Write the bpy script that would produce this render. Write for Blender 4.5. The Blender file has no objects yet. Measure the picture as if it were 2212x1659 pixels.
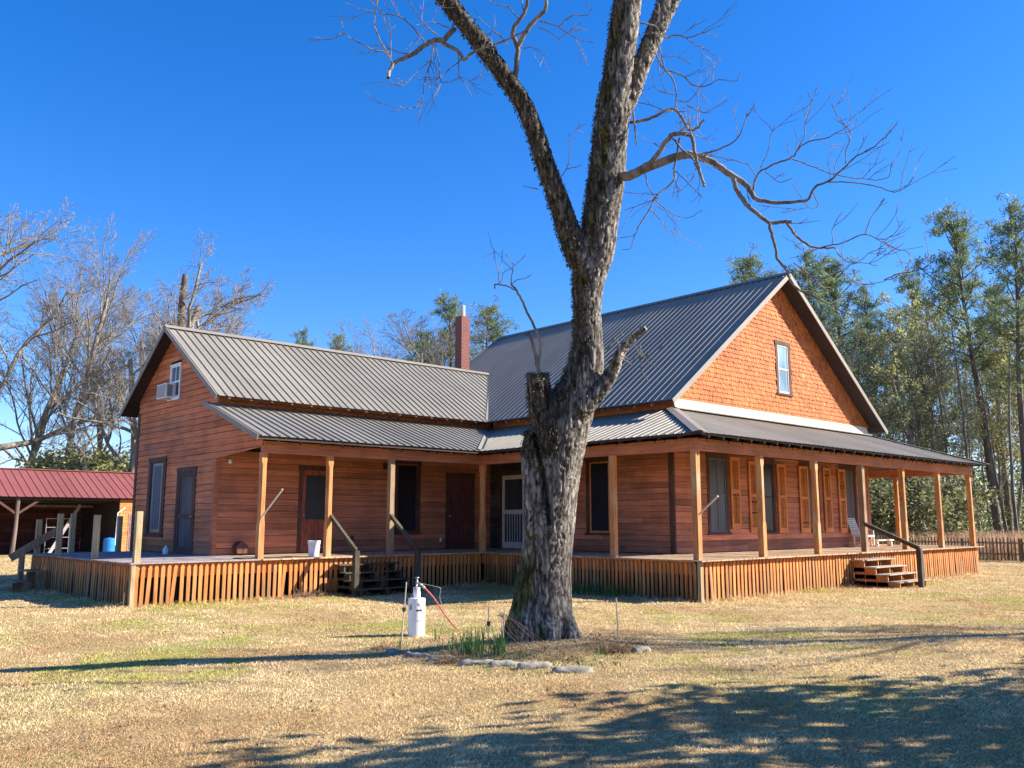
import bpy, math, random
import numpy as np
from mathutils import Vector, Matrix, noise as mnoise
R = math.radians
sc = bpy.context.scene
COL = sc.collection
# ------------------------------------------------------------------ camera, sky, sun, exposure
CAM = np.array([-17.429, -20.135, 1.864]); YAW, PITCH = 0.7467, 0.1541
FPX = 2577.8 / 3000 * 2212
cd = bpy.data.cameras.new("camera"); cam = bpy.data.objects.new("camera", cd); COL.objects.link(cam)
cam.location = CAM
cam.rotation_euler = (math.pi / 2 + PITCH, 0, -YAW)
cd.sensor_width = 36; cd.lens = 36 * 2577.8 / 3000; cd.clip_end = 3000; cd.clip_start = .1
sc.camera = cam
SUN = Vector((1.21, -1.0, 0.965)).normalized()
ELEV = math.asin(SUN.z); AZ = math.atan2(SUN.x, SUN.y)
w = bpy.data.worlds.new("World"); sc.world = w; w.use_nodes = True
nt = w.node_tree; nt.nodes.clear()
sky = nt.nodes.new('ShaderNodeTexSky'); sky.sky_type = 'NISHITA'; sky.sun_disc = False
sky.sun_elevation = ELEV; sky.sun_rotation = AZ
sky.air_density = 1.0; sky.dust_density = 0.25; sky.ozone_density = 3.0
hs = nt.nodes.new('ShaderNodeHueSaturation'); hs.inputs['Saturation'].default_value = 1.38; hs.inputs['Value'].default_value = 1.0
tint = nt.nodes.new('ShaderNodeMix'); tint.data_type = 'RGBA'; tint.blend_type = 'MULTIPLY'; tint.inputs[0].default_value = 1; tint.inputs[7].default_value = (.66, .68, .90, 1)
bg = nt.nodes.new('ShaderNodeBackground'); bg.inputs[1].default_value = 0.1
wo = nt.nodes.new('ShaderNodeOutputWorld')
nt.links.new(sky.outputs[0], hs.inputs['Color']); nt.links.new(hs.outputs[0], tint.inputs[6]); nt.links.new(tint.outputs[2], bg.inputs[0]); nt.links.new(bg.outputs[0], wo.inputs[0])
sl = bpy.data.lights.new("sun", 'SUN'); sl.energy = 4.7; sl.angle = R(0.5); sl.color = (1, .92, .78)
so = bpy.data.objects.new("sun", sl); COL.objects.link(so)
so.rotation_euler = SUN.to_track_quat('Z', 'Y').to_euler(); so.location = (20, -20, 20)
sc.view_settings.view_transform = 'Standard'; sc.view_settings.look = 'None'
sc.view_settings.exposure = 1.5; sc.view_settings.gamma = 1; sc.view_settings.use_curve_mapping = False
sc.render.engine = 'CYCLES'; sc.cycles.use_denoising = True
sc.cycles.max_bounces = 6; sc.cycles.transparent_max_bounces = 6

FW = np.array([math.sin(YAW) * math.cos(PITCH), math.cos(YAW) * math.cos(PITCH), math.sin(PITCH)])
RT = np.array([math.cos(YAW), -math.sin(YAW), 0]); UP = np.cross(RT, FW)
def at(x, y, d):            # authoring helper: a surveyed position from picture x, y (2212 wide) and distance
    return CAM + d * (FW + RT * (x - 1106) / FPX - UP * (y - 829.5) / FPX)
def sstep(a, b, x):
    t = np.clip((x - a) / (b - a), 0, 1); return t * t * (3 - 2 * t)
TREE = np.array([-8.75, -11.35])
def gh(x, y):               # ground height
    x = np.asarray(x, float); y = np.asarray(y, float)
    dep = (x - CAM[0]) * .679 + (y - CAM[1]) * .734
    lat = (x - CAM[0]) * .734 - (y - CAM[1]) * .679
    h = .2 * (1 - sstep(9, 19, dep))
    h = h + .12 * np.exp(-(((x - TREE[0]) / 1.25) ** 2 + ((y - TREE[1]) / 1.25) ** 2) ** 1.5)
    h = h + .03 * np.clip(lat, -8, 8) * (1 - sstep(11, 18, dep)) * sstep(-4, 6, dep)
    h = h + .025 * np.sin(x * .9 + 1.3) * np.cos(y * .7) * sstep(2, 6, np.abs(dep - 20)) + .012 * np.sin(x * 2.3) * np.sin(y * 2.9 + 1)
    return h

# ------------------------------------------------------------------ helpers
def tag(o, label=None, cat=None, group=None, kind=None):
    if label: o['label'] = label
    if cat: o['category'] = cat
    if group: o['group'] = group
    if kind: o['kind'] = kind
    return o
def empty(name, loc, label, cat, group=None, rz=0):
    o = bpy.data.objects.new(name, None); COL.objects.link(o); o.location = loc; o.rotation_euler.z = rz
    o.empty_display_size = .2
    return tag(o, label, cat, group)
def worldloc(o):
    p = Vector((0, 0, 0))
    while o is not None: p += Vector(o.location); o = o.parent
    return p
class MB:
    def __init__(s, col=(1, 1, 1)): s.v = []; s.f = []; s.c = []; s.n = 0; s.col = col
    def add(s, vs, fs, col=None):
        vs = np.asarray(vs, float).reshape(-1, 3); b = s.n
        s.v.append(vs); s.n += len(vs)
        s.f += [[i + b for i in f] for f in fs]
        c = s.col if col is None else col
        if np.isscalar(c): c = (c, c, c)
        c = np.asarray(c, float)
        s.c.append(np.tile(c, (len(vs), 1)) if c.ndim == 1 else c)
        return s
    def box(s, x0, x1, y0, y1, z0, z1, col=None):
        v = [(x, y, z) for x in (x0, x1) for y in (y0, y1) for z in (z0, z1)]
        return s.add(v, BOXF, col)
    def prism(s, poly, ax, a0, a1, col=None):       # poly in the other two axes (in xyz order), extruded on ax
        n = len(poly); vs = []
        for a in (a0, a1):
            for q in poly:
                q = list(q); q.insert(ax, a); vs.append(q)
        fs = [[(i) for i in range(n)][::-1], [i + n for i in range(n)]] + [[i, (i + 1) % n, (i + 1) % n + n, i + n] for i in range(n)]
        return s.add(vs, fs, col)
    def bar(s, p, q, wd, ht, up=(0, 0, 1), col=None):   # rectangular beam from p to q
        p = Vector(p); q = Vector(q); d = (q - p).normalized(); u = Vector(up)
        sd = d.cross(u)
        if sd.length < 1e-4: sd = d.cross(Vector((1, 0, 0)))
        sd.normalize(); u = sd.cross(d).normalized()
        vs = [tuple(e + sd * a * wd / 2 + u * b * ht / 2) for e in (p, q) for a in (-1, 1) for b in (-1, 1)]
        return s.add(vs, BOXF, col)
    def tube(s, pts, rad, n=6, col=None, cap=True, close=False):
        P = np.asarray(pts, float); m = len(P)
        rad = np.broadcast_to(np.asarray(rad, float), (m,))
        T = np.gradient(P, axis=0); T /= (np.linalg.norm(T, axis=1, keepdims=True) + 1e-12)
        ref = np.array([0, 0, 1.]) if abs(T[m // 2][2]) < .9 else np.array([1., 0, 0])
        A = np.cross(T, ref); A /= (np.linalg.norm(A, axis=1, keepdims=True) + 1e-12); B = np.cross(T, A)
        an = np.arange(n) * 2 * math.pi / n
        V = P[:, None, :] + rad[:, None, None] * (A[:, None, :] * np.cos(an)[None, :, None] + B[:, None, :] * np.sin(an)[None, :, None])
        fs = [[i * n + j, i * n + (j + 1) % n, (i + 1) * n + (j + 1) % n, (i + 1) * n + j] for i in range(m - 1) for j in range(n)]
        if cap and n > 3: fs += [list(range(n))[::-1], [(m - 1) * n + j for j in range(n)]]
        return s.add(V.reshape(-1, 3), fs, col)
    def lathe(s, c, prof, n=20, col=None):      # prof: (radius, z)
        vs = [(c[0] + r * math.cos(2 * math.pi * j / n), c[1] + r * math.sin(2 * math.pi * j / n), c[2] + z) for r, z in prof for j in range(n)]
        m = len(prof)
        fs = [[i * n + j, i * n + (j + 1) % n, (i + 1) * n + (j + 1) % n, (i + 1) * n + j] for i in range(m - 1) for j in range(n)]
        fs += [list(range(n))[::-1], [(m - 1) * n + j for j in range(n)]]
        return s.add(vs, fs, col)
    def build(s, name, m, parent=None, smooth=False, label=None, cat=None, group=None, kind=None, base=None):
        V = np.concatenate(s.v) if s.v else np.zeros((0, 3)); C = np.concatenate(s.c)
        off = np.array(worldloc(parent)) if parent is not None else np.zeros(3)
        loc = np.zeros(3)
        if parent is None and base is not None: loc = np.array(base, float)
        me = bpy.data.meshes.new(name); me.from_pydata((V - off - loc).tolist(), [], s.f)
        return finish(me, name, C, m, parent, smooth, label, cat, group, kind, loc)
def finish(me, name, C, m, parent, smooth, label, cat, group, kind, loc):
    at_ = me.color_attributes.new('Col', 'FLOAT_COLOR', 'POINT')
    C4 = np.ones((len(C), 4), np.float32); C4[:, :3] = C
    at_.data.foreach_set('color', C4.ravel())
    if smooth: me.polygons.foreach_set('use_smooth', np.ones(len(me.polygons), bool))
    if m: me.materials.append(m)
    me.update()
    o = bpy.data.objects.new(name, me); COL.objects.link(o); o.location = loc
    if parent is not None: o.parent = parent
    return tag(o, label, cat, group, kind)
BOXF = [[0, 1, 3, 2], [4, 6, 7, 5], [0, 4, 5, 1], [2, 3, 7, 6], [0, 2, 6, 4], [1, 5, 7, 3]]
def rawmesh(name, V, F, C, m, parent=None, smooth=False, label=None, cat=None, group=None, kind=None, base=None):
    """V (n,3), F (m,k) int, C (n,3) numpy"""
    off = np.array(worldloc(parent)) if parent is not None else np.zeros(3)
    loc = np.array(base, float) if (parent is None and base is not None) else np.zeros(3)
    V = V - off - loc
    me = bpy.data.meshes.new(name); k = F.shape[1]
    me.vertices.add(len(V)); me.vertices.foreach_set('co', V.astype(np.float32).ravel())
    me.loops.add(F.size); me.loops.foreach_set('vertex_index', F.astype(np.int32).ravel())
    me.polygons.add(len(F)); me.polygons.foreach_set('loop_start', np.arange(0, F.size, k, dtype=np.int32))
    me.update(calc_edges=True)
    return finish(me, name, C, m, parent, smooth, label, cat, group, kind, loc)
def copy_tree(o, parent=None):
    c = o.copy(); COL.objects.link(c)
    if parent is not None: c.parent = parent
    for ch in list(o.children): copy_tree(ch, c)
    return c

# ------------------------------------------------------------------ materials
def newmat(name):
    m = bpy.data.materials.new(name); m.use_nodes = True; t = m.node_tree; b = t.nodes['Principled BSDF']; return m, t, b
def N(t, ty, **kw):
    n = t.nodes.new(ty)
    for k, v in kw.items():
        if k.startswith('i_'):
            key = k[2:]; key = int(key) if key.isdigit() else key.replace('_', ' ')
            n.inputs[key].default_value = v
        else: setattr(n, k, v)
    return n
def ramp(t, src, stops):
    r = t.nodes.new('ShaderNodeValToRGB'); e = r.color_ramp.elements
    while len(e) < len(stops): e.new(.5)
    for el, (p, c) in zip(e, stops):
        el.position = p; el.color = (c, c, c, 1) if np.isscalar(c) else (*c, 1)
    t.links.new(src, r.inputs[0]); return r.outputs[0]
def mixc(t, a, b, fac=1, mode='MULTIPLY'):
    n = t.nodes.new('ShaderNodeMix'); n.data_type = 'RGBA'; n.blend_type = mode
    for sk, v in ((n.inputs[0], fac), (n.inputs[6], a), (n.inputs[7], b)):
        if hasattr(v, 'is_output'): t.links.new(v, sk)
        else: sk.default_value = v if not isinstance(v, tuple) or len(v) == 4 else (*v, 1)
    return n.outputs[2]
def wposn(t, scale, sc3=(1, 1, 1), detail=4, rough=.6, dist=0):
    g = t.nodes.new('ShaderNodeNewGeometry'); mp = t.nodes.new('ShaderNodeMapping'); mp.inputs['Scale'].default_value = sc3
    n = N(t, 'ShaderNodeTexNoise'); n.inputs['Scale'].default_value = scale; n.inputs['Detail'].default_value = detail
    n.inputs['Roughness'].default_value = rough; n.inputs['Distortion'].default_value = dist
    t.links.new(g.outputs['Position'], mp.inputs[0]); t.links.new(mp.outputs[0], n.inputs['Vector']); return n.outputs['Fac']
def attr(t):
    a = t.nodes.new('ShaderNodeAttribute'); a.attribute_name = 'Col'; return a.outputs['Color']
def bump(t, b, h, strength=.4, dist=.01):
    bn = t.nodes.new('ShaderNodeBump'); bn.inputs['Strength'].default_value = strength; bn.inputs['Distance'].default_value = dist
    t.links.new(h, bn.inputs['Height']); t.links.new(bn.outputs[0], b.inputs['Normal'])
def wood(name, base, grain=(1, 1, 25), rough=.75, gray=None, grayamt=.5, dark=.45, spots=.25):
    m, t, b = newmat(name)
    gr = wposn(t, 3.0, grain, 5, .65); g2 = wposn(t, 1.1, (1, 1, 1), 5, .6)
    c = mixc(t, (*base, 1), attr(t))
    c = mixc(t, c, ramp(t, gr, [(.3, dark), (.5, .95), (.7, 1.25)]))
    c = mixc(t, c, ramp(t, g2, [(.34, 1 - spots), (.55, 1.0), (.8, 1.15)]))
    if gray:
        f = ramp(t, wposn(t, 1.7, tuple(.4 + .12 * k for k in grain), 6, .7), [(.5, 0.0), (.66, grayamt)])
        c = mixc(t, c, (*gray, 1), f, 'MIX')
    t.links.new(c, b.inputs['Base Color']); b.inputs['Roughness'].default_value = rough
    b.inputs['Specular IOR Level'].default_value = .25
    bump(t, b, gr, .35, .006); return m
def plain(name, base, rough=.6, var=.15, scale=6, metal=0, spec=.5, bmp=0, bscale=40):
    m, t, b = newmat(name)
    c = mixc(t, (*base, 1), attr(t)); c = mixc(t, c, ramp(t, wposn(t, scale, (1, 1, 1), 5, .65), [(.3, 1 - var), (.7, 1 + var)]))
    t.links.new(c, b.inputs['Base Color']); b.inputs['Roughness'].default_value = rough; b.inputs['Metallic'].default_value = metal
    b.inputs['Specular IOR Level'].default_value = spec
    if bmp: bump(t, b, wposn(t, bscale, (1, 1, 1), 4, .6), bmp, .01)
    return m
def leafmat(name, base, trans=.35, rough=.6):
    m, t, b = newmat(name)
    c = mixc(t, (*base, 1), attr(t))
    t.links.new(c, b.inputs['Base Color']); b.inputs['Roughness'].default_value = rough; b.inputs['Specular IOR Level'].default_value = .3
    tr = t.nodes.new('ShaderNodeBsdfTranslucent'); t.links.new(c, tr.inputs[0])
    mx = t.nodes.new('ShaderNodeMixShader'); mx.inputs[0].default_value = trans
    t.links.new(b.outputs[0], mx.inputs[1]); t.links.new(tr.outputs[0], mx.inputs[2])
    t.links.new(mx.outputs[0], t.nodes['Material Output'].inputs[0]); return m
M = {}
M['end'] = wood('stain_red_siding', (.60, .19, .075), (.35, .35, 9), gray=(.30, .16, .11), grayamt=.5, dark=.62)
M['porchwall'] = wood('stain_porch_siding', (.53, .195, .105), (.35, .35, 9), gray=(.26, .14, .09), grayamt=.4, dark=.65)
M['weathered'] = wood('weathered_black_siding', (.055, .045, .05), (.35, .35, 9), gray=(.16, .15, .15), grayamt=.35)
M['beam'] = wood('stain_beam', (.46, .165, .08), (.3, .3, 9), spots=.2, dark=.65)
M['post'] = wood('porch_post_wood', (.54, .235, .085), (9, 9, .5), gray=(.5, .38, .24), grayamt=.6, dark=.55)
M['postdark'] = wood('weathered_post_wood', (.27, .17, .10), (9, 9, .5), gray=(.32, .25, .17), grayamt=.6)
M['deckpost'] = wood('treated_post_wood', (.42, .31, .17), (9, 9, .5), gray=(.3, .27, .2), grayamt=.5)
M['floor'] = wood('porch_floor_wood', (.50, .33, .20), (5, 5, 1), gray=(.42, .37, .32), grayamt=.6, dark=.6)
M['floorgray'] = wood('grey_deck_wood', (.30, .25, .25), (5, 5, 1), gray=(.36, .34, .36), grayamt=.6, dark=.6)
M['picket'] = wood('picket_wood', (.64, .235, .068), (9, 9, .6), gray=(.26, .2, .13), grayamt=.55, dark=.6)
M['railwood'] = wood('green_grey_rail_wood', (.075, .062, .042), (7, 7, 1), gray=(.12, .115, .085), grayamt=.6)
M['tread'] = wood('grey_tread_wood', (.40, .35, .29), (1, 7, 7), gray=(.2, .19, .15), grayamt=.5)
M['trim'] = wood('dark_brown_trim', (.10, .048, .038), (6, 6, .8), gray=(.16, .1, .09), grayamt=.3)
M['shutter'] = wood('orange_shutter', (.68, .245, .08), (5, 5, 1), spots=.15, dark=.75)
M['shingle'] = wood('cedar_shingle', (.50, .152, .042), (8, 8, 1), dark=.55, spots=.25)
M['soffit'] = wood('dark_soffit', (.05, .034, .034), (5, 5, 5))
M['newboard'] = wood('bare_pine_board', (.78, .66, .50), (.4, .4, 8), dark=.85, spots=.1)
M['door'] = wood('maroon_door', (.13, .045, .045), (6, 6, .8))
M['gdoor'] = wood('red_brown_door', (.30, .095, .06), (6, 6, .8))
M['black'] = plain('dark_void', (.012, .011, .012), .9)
M['white'] = plain('white_plastic', (.78, .78, .80), .45, .06)
M['whitepaint'] = plain('white_paint', (.72, .70, .66), .5, .1)
M['cream'] = plain('grey_white_screen_door_paint', (.55, .53, .52), .6, .15)
M['blue'] = plain('blue_barrel_plastic', (.015, .20, .62), .35, .1)
M['red'] = plain('red_hose_rubber', (.45, .07, .07), .45, .15)
M['metalgray'] = plain('galvanised_metal', (.35, .35, .35), .4, .2, metal=.6)
M['rubber'] = plain('black_rubber', (.02, .02, .02), .6)
M['concrete'] = plain('edging_concrete', (.27, .24, .20), .95, .45, 9, bmp=1.0, bscale=25)
M['stick'] = plain('pale_stick_wood', (.55, .47, .36), .8, .2, 20)
M['wicker'] = plain('white_wicker', (.62, .60, .55), .7, .15)
def metal_roof(name, base, rough, metal=.35):
    m, t, b = newmat(name)
    c = mixc(t, (*base, 1), attr(t)); c = mixc(t, c, ramp(t, wposn(t, .8, (1, 1, 1), 5, .6), [(.3, .9), (.7, 1.08)]))
    t.links.new(c, b.inputs['Base Color']); b.inputs['Metallic'].default_value = metal; b.inputs['Specular IOR Level'].default_value = .2
    rr = ramp(t, wposn(t, 3, (1, 1, 1), 4, .6), [(.3, rough - .06), (.7, rough + .08)])
    t.links.new(rr, b.inputs['Roughness']); bump(t, b, wposn(t, 2.5, (1, 1, 1), 3, .5), .12, .02); return m
M['roof'] = metal_roof('taupe_metal_roof', (.235, .215, .18), .55, .1)
M['roofcap'] = metal_roof('taupe_metal_trim', (.23, .205, .175), .55, .1)
M['redroof'] = metal_roof('red_metal_roof', (.225, .075, .07), .55, .1)
def glassmat(name, base, rough=.12):
    m, t, b = newmat(name); c = mixc(t, (*base, 1), ramp(t, wposn(t, 1.8, (1, 1, .3), 4, .6), [(.35, .6), (.7, 1.5)]))
    t.links.new(c, b.inputs['Base Color']); b.inputs['Roughness'].default_value = rough; b.inputs['Specular IOR Level'].default_value = .22
    bump(t, b, wposn(t, 3, (1, 1, 1), 2, .5), .1, .02); return m
M['glass'] = glassmat('dark_window_glass', (.013, .015, .025), .3)
M['glassgray'] = glassmat('curtained_window_glass', (.06, .065, .085), .35)
M['screen'] = glassmat('insect_screen', (.045, .047, .062), .7)
M['screenlight'] = glassmat('pale_insect_screen', (.10, .088, .09), .8)
M['glassblue'] = glassmat('sky_painted_glass', (.22, .32, .42), .08)  # pale blue base colour paints in the reflected sky
def brickmat():
    m, t, b = newmat('chimney_brick')
    g = t.nodes.new('ShaderNodeNewGeometry'); sx = t.nodes.new('ShaderNodeSeparateXYZ'); t.links.new(g.outputs['Position'], sx.inputs[0])
    ad = N(t, 'ShaderNodeMath', operation='ADD'); t.links.new(sx.outputs[0], ad.inputs[0]); t.links.new(sx.outputs[1], ad.inputs[1])
    cb = t.nodes.new('ShaderNodeCombineXYZ'); t.links.new(ad.outputs[0], cb.inputs[0]); t.links.new(sx.outputs[2], cb.inputs[1])
    br = t.nodes.new('ShaderNodeTexBrick'); t.links.new(cb.outputs[0], br.inputs[0])
    br.inputs['Scale'].default_value = 1; br.inputs['Brick Width'].default_value = .21; br.inputs['Row Height'].default_value = .075
    br.inputs['Mortar Size'].default_value = .01; br.inputs['Color1'].default_value = (.21, .048, .036, 1); br.inputs['Color2'].default_value = (.15, .034, .028, 1)
    br.inputs['Mortar'].default_value = (.22, .15, .13, 1)
    t.links.new(br.outputs[0], b.inputs['Base Color']); b.inputs['Roughness'].default_value = .9
    bn = t.nodes.new('ShaderNodeBump'); bn.inputs['Strength'].default_value = .7; bn.inputs['Distance'].default_value = .01; bn.invert = True
    t.links.new(br.outputs[1], bn.inputs['Height']); t.links.new(bn.outputs[0], b.inputs['Normal']); return m
M['brick'] = brickmat()
def barkmat(name, base, light, fs=9):
    m, t, b = newmat(name)
    n1 = wposn(t, fs, (1, 1, .14), 6, .7); n2 = wposn(t, 1.4, (1, 1, .6), 5, .6)
    c = mixc(t, (*base, 1), (*light, 1), ramp(t, n1, [(.4, 0.), (.62, 1.)]), 'MIX')
    c = mixc(t, c, attr(t)); c = mixc(t, c, ramp(t, n2, [(.35, .8), (.65, 1.1)]))
    t.links.new(c, b.inputs['Base Color']); b.inputs['Roughness'].default_value = .92; b.inputs['Specular IOR Level'].default_value = .15
    bump(t, b, n1, .8, .03); return m
M['bark'] = barkmat('furrowed_grey_bark', (.07, .058, .052), (.37, .33, .285), 22)
M['twig'] = barkmat('grey_brown_twig', (.12, .10, .085), (.30, .26, .22))
M['farbark'] = barkmat('pale_bare_bark', (.17, .145, .115), (.34, .30, .25))
M['pinebark'] = barkmat('pine_bark', (.10, .08, .07), (.20, .155, .13))
M['fern'] = leafmat('curled_fern_leaves', (.10, .10, .045), .25)
M['needle'] = leafmat('pine_needles', (.19, .25, .12), .35)
M['leaf'] = leafmat('sparse_winter_leaves', (.34, .38, .23), .4)
M['bushleaf'] = leafmat('evergreen_shrub_leaves', (.17, .20, .08), .35)
M['blade'] = leafmat('dry_grass_blades', (1, 1, 1), .3, .8)
M['flowerleaf'] = leafmat('green_bulb_leaves', (.10, .22, .055), .35)
M['dryweed'] = leafmat('dry_brown_weeds', (.34, .22, .14), .3)
M['tallgrass'] = leafmat('tan_broomsedge', (.48, .31, .20), .4)
def groundmat():
    m, t, b = newmat('dry_lawn_soil')
    a = wposn(t, .35, (1, 1, 1), 6, .65); f = wposn(t, 30, (1, 1, 1), 6, .75); mth = wposn(t, 3.2, (1, 1, 1), 5, .7)
    c = mixc(t, (.40, .29, .14, 1), (.27, .30, .09, 1), ramp(t, a, [(.52, 0.), (.66, .75)]), 'MIX')
    c = mixc(t, c, (.30, .17, .10, 1), ramp(t, wposn(t, .6, (1, 1, 1.), 5, .7), [(.58, 0.), (.72, .6)]), 'MIX')
    c = mixc(t, c, ramp(t, mth, [(.3, .72), (.7, 1.2)])); c = mixc(t, c, ramp(t, f, [(.3, .5), (.7, 1.5)]))
    t.links.new(c, b.inputs['Base Color']); b.inputs['Roughness'].default_value = 1; b.inputs['Specular IOR Level'].default_value = .1
    bump(t, b, f, 1, .03); return m
M['ground'] = groundmat()

# ------------------------------------------------------------------ ground
def build_ground():
    ax = np.unique(np.concatenate([np.linspace(-900, -60, 12), np.linspace(-60, -24, 10), np.linspace(-24, 20, 150), np.linspace(20, 80, 20), np.linspace(80, 900, 12)]))
    ay = np.unique(np.concatenate([np.linspace(-900, -50, 12), np.linspace(-50, -24, 10), np.linspace(-24, 12, 130), np.linspace(12, 80, 20), np.linspace(80, 900, 12)]))
    X, Y = np.meshgrid(ax, ay, indexing='ij'); Z = gh(X, Y)
    V = np.stack([X, Y, Z], -1).reshape(-1, 3); ny = len(ay)
    i, j = np.meshgrid(np.arange(len(ax) - 1), np.arange(ny - 1), indexing='ij'); q = (i * ny + j).ravel()
    F = np.stack([q, q + ny, q + ny + 1, q + 1], 1)
    o = rawmesh('ground', V, F, np.ones((len(V), 3)), M['ground'], smooth=True, kind='structure')
build_ground()

# ------------------------------------------------------------------ FARMHOUSE
HD = .95; HB = 3.53; D = 2.57
LM = 7.71; SP = 2.805; UR = 6 * SP; LA = -10.17; LB = -7.19
MU0, MU1 = 2.57, 14.26; MV0 = -5.14; MV1 = 8.3; WV1 = 8.4
rng = np.random.default_rng(5)
house = empty('farmhouse', (3, 0, 0), 'stained wooden farmhouse with L-shaped plan, wraparound porch and taupe metal roofs', 'house')

class Plane:
    """wall-plane coordinates: a along the wall, z up, d out of the wall"""
    def __init__(s, kind, w0): s.k = kind; s.w = w0
    def pt(s, a, z, d=0):
        return (a, s.w - d, z) if s.k == 'y' else (s.w - d, a, z)
    def box(s, mb, a0, a1, z0, z1, d0, d1, col=None):
        p = s.pt(a0, z0, d0); q = s.pt(a1, z1, d1)
        return mb.box(min(p[0], q[0]), max(p[0], q[0]), min(p[1], q[1]), max(p[1], q[1]), min(p[2], q[2]), max(p[2], q[2]), col)
PF, PS, PW, PE = Plane('y', MV0), Plane('x', MU0), Plane('y', D), Plane('x', LB)

def siding(pl, outline, z0, z1, openings, expo=.165, seed=0, amp=.13, lines=None):
    r = random.Random(seed); mb = MB(); z = z0
    while z < z1 - .01:
        zt = min(z + expo, z1); zm = (z + zt) / 2
        for (a0b, a1b), (a0t, a1t) in zip(outline(z + 1e-4), outline(zt - 1e-4)):
            if a1b - a0b < .03: continue
            cuts = sorted((o[0], o[1]) for o in openings if o[2] < zm < o[3])
            segs = []; cur = (a0b, a0t)
            for c0, c1 in cuts:
                if c0 > cur[0]: segs.append((cur, (c0, c0)))
                cur = (c1, c1)
            segs.append((cur, (a1b, a1t)))
            for (sb, st), (eb, et) in segs:
                if eb - sb < .02: continue
                # butt joints
                js = []; p = sb + r.uniform(1.0, 4.2)
                while p < eb - .4: js.append(p); p += r.uniform(2, 4.5)
                st_ = max(st, sb) if st > sb else st
                ptsb = [sb] + js + [eb]; ptst = [st] + js + [et]
                for k in range(len(ptsb) - 1):
                    b0, b1, t0, t1 = ptsb[k] + (.0015 if k else 0), ptsb[k + 1] - .0015, ptst[k] + (.0015 if k else 0), ptst[k + 1] - .0015
                    if t1 < t0: t0 = t1 = (t0 + t1) / 2
                    c = 1 + r.gauss(0, amp); c = min(max(c, .55), 1.45); cc = (c * r.uniform(.97, 1.04), c, c * r.uniform(.94, 1.06))
                    if zm < 1.32 and z0 > .9 and r.random() < .75: g_ = r.uniform(.6, .85); cc = (cc[0] * g_ * .9, cc[1] * g_, cc[2] * g_ * 1.12)     # splash-weathered lowest boards
                    ob = .03 + r.uniform(-.003, .004); sag = r.uniform(-.006, .006); sag2 = r.uniform(-.006, .006)
                    vs = [pl.pt(b0, z + sag, .002), pl.pt(b1, z + sag2, .002), pl.pt(b1, z + sag2, ob), pl.pt(b0, z + sag, ob),
                          pl.pt(t0, zt - .009, .002), pl.pt(t1, zt - .009, .002), pl.pt(t1, zt - .009, .012), pl.pt(t0, zt - .009, .012)]
                    mb.add(vs, [[0, 3, 2, 1], [3, 7, 6, 2], [0, 4, 7, 3], [1, 2, 6, 5], [4, 5, 6, 7]], cc)
        z = zt
    return mb
full = lambda a0, a1: (lambda z: [(a0, a1)])

# dark cores of the walls (behind the boards)
core = MB(); 
core.box(LB + .004, MU0 - .001, D + .004, WV1, .45, 5.15)
core.box(MU0 + .004, MU1, MV0 + .004, MV1, .45, 5.1)
core.prism([(D + .1, 5.151), (WV1, 5.151), (5.55, 7.35)], 0, LB + .004, 3)
core.prism([(MU0 + .1, 5.101), (MU1 - .1, 5.101), (8.41, 9.55)], 1, MV0 + .004, MV1)
core.build('wall_core', M['black'], house)

OP_E = [(5.93, 7.25, 1.42, 3.70), (3.8, 5.05, .9, 3.33), (5.25, 6.05, 5.45, 6.5)]
def out_end(z):
    hi = WV1 if z < 5.3 else min(WV1, 5.75 + (7.57 - z) / .692 - .1)
    if z < HB + .01: lo = D
    elif z < 4.92: lo = max(-.02, D - (4.95 - z) / .37)
    elif z < 5.2: lo = D
    else: lo = max(D, 5.75 - (7.57 - z) / .642 + .12)
    return [(lo, max(hi, lo))] if hi > lo else []
siding(PE, out_end, .97, 7.45, OP_E, .17, 1, .17).build('end_wall', M['end'], house)
siding(PW, full(LB + .03, MU0 - .002), .97, 3.75, [(-4.66, -3.66, .9, 3.42), (-1.38, -.5, 1.5, 3.68), (.66, 1.8, .9, 3.35)], .165, 2).build('wing_porch_wall', M['porchwall'], house)
def out_side(z): return [(MV0, .55)]
siding(PS, out_side, .97, 3.85, [(-2.95, -1.95, 1.48, 3.7)], .165, 3).build('side_porch_wall', M['porchwall'], house)
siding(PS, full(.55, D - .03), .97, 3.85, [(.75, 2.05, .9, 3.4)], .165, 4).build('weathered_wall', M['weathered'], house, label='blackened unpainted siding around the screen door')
WINF = [(4.12, 5.2), (6.75, 7.82), (9.42, 10.62), (12.1, 13.3)]
siding(PF, full(MU0 + .03, MU1), .97, 3.9, [(a, b, 1.5, 3.75) for a, b in WINF], .165, 6).build('front_porch_wall', M['porchwall'], house)
# frieze boards between roofs
fz = MB(); fz.box(LB - .05, MU0, D - .02, D + .001, 4.93, 5.45); fz.build('frieze_board', M['beam'], house)
fz = MB(); fz.box(MU0 - .03, MU0 + .001, MV0 - .1, 2.4, 4.93, 5.42); fz.build('frieze_board', M['beam'], house)
# far sides, plain siding (not seen but there)
MB().box(MU1, MU1 + .03, MV0, MV1, .6, 5.1).build('rear_wall', M['end'], house); MB().box(LB, MU0, WV1, WV1 + .03, .6, 5.1).build('rear_wall', M['end'], house)
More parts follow.
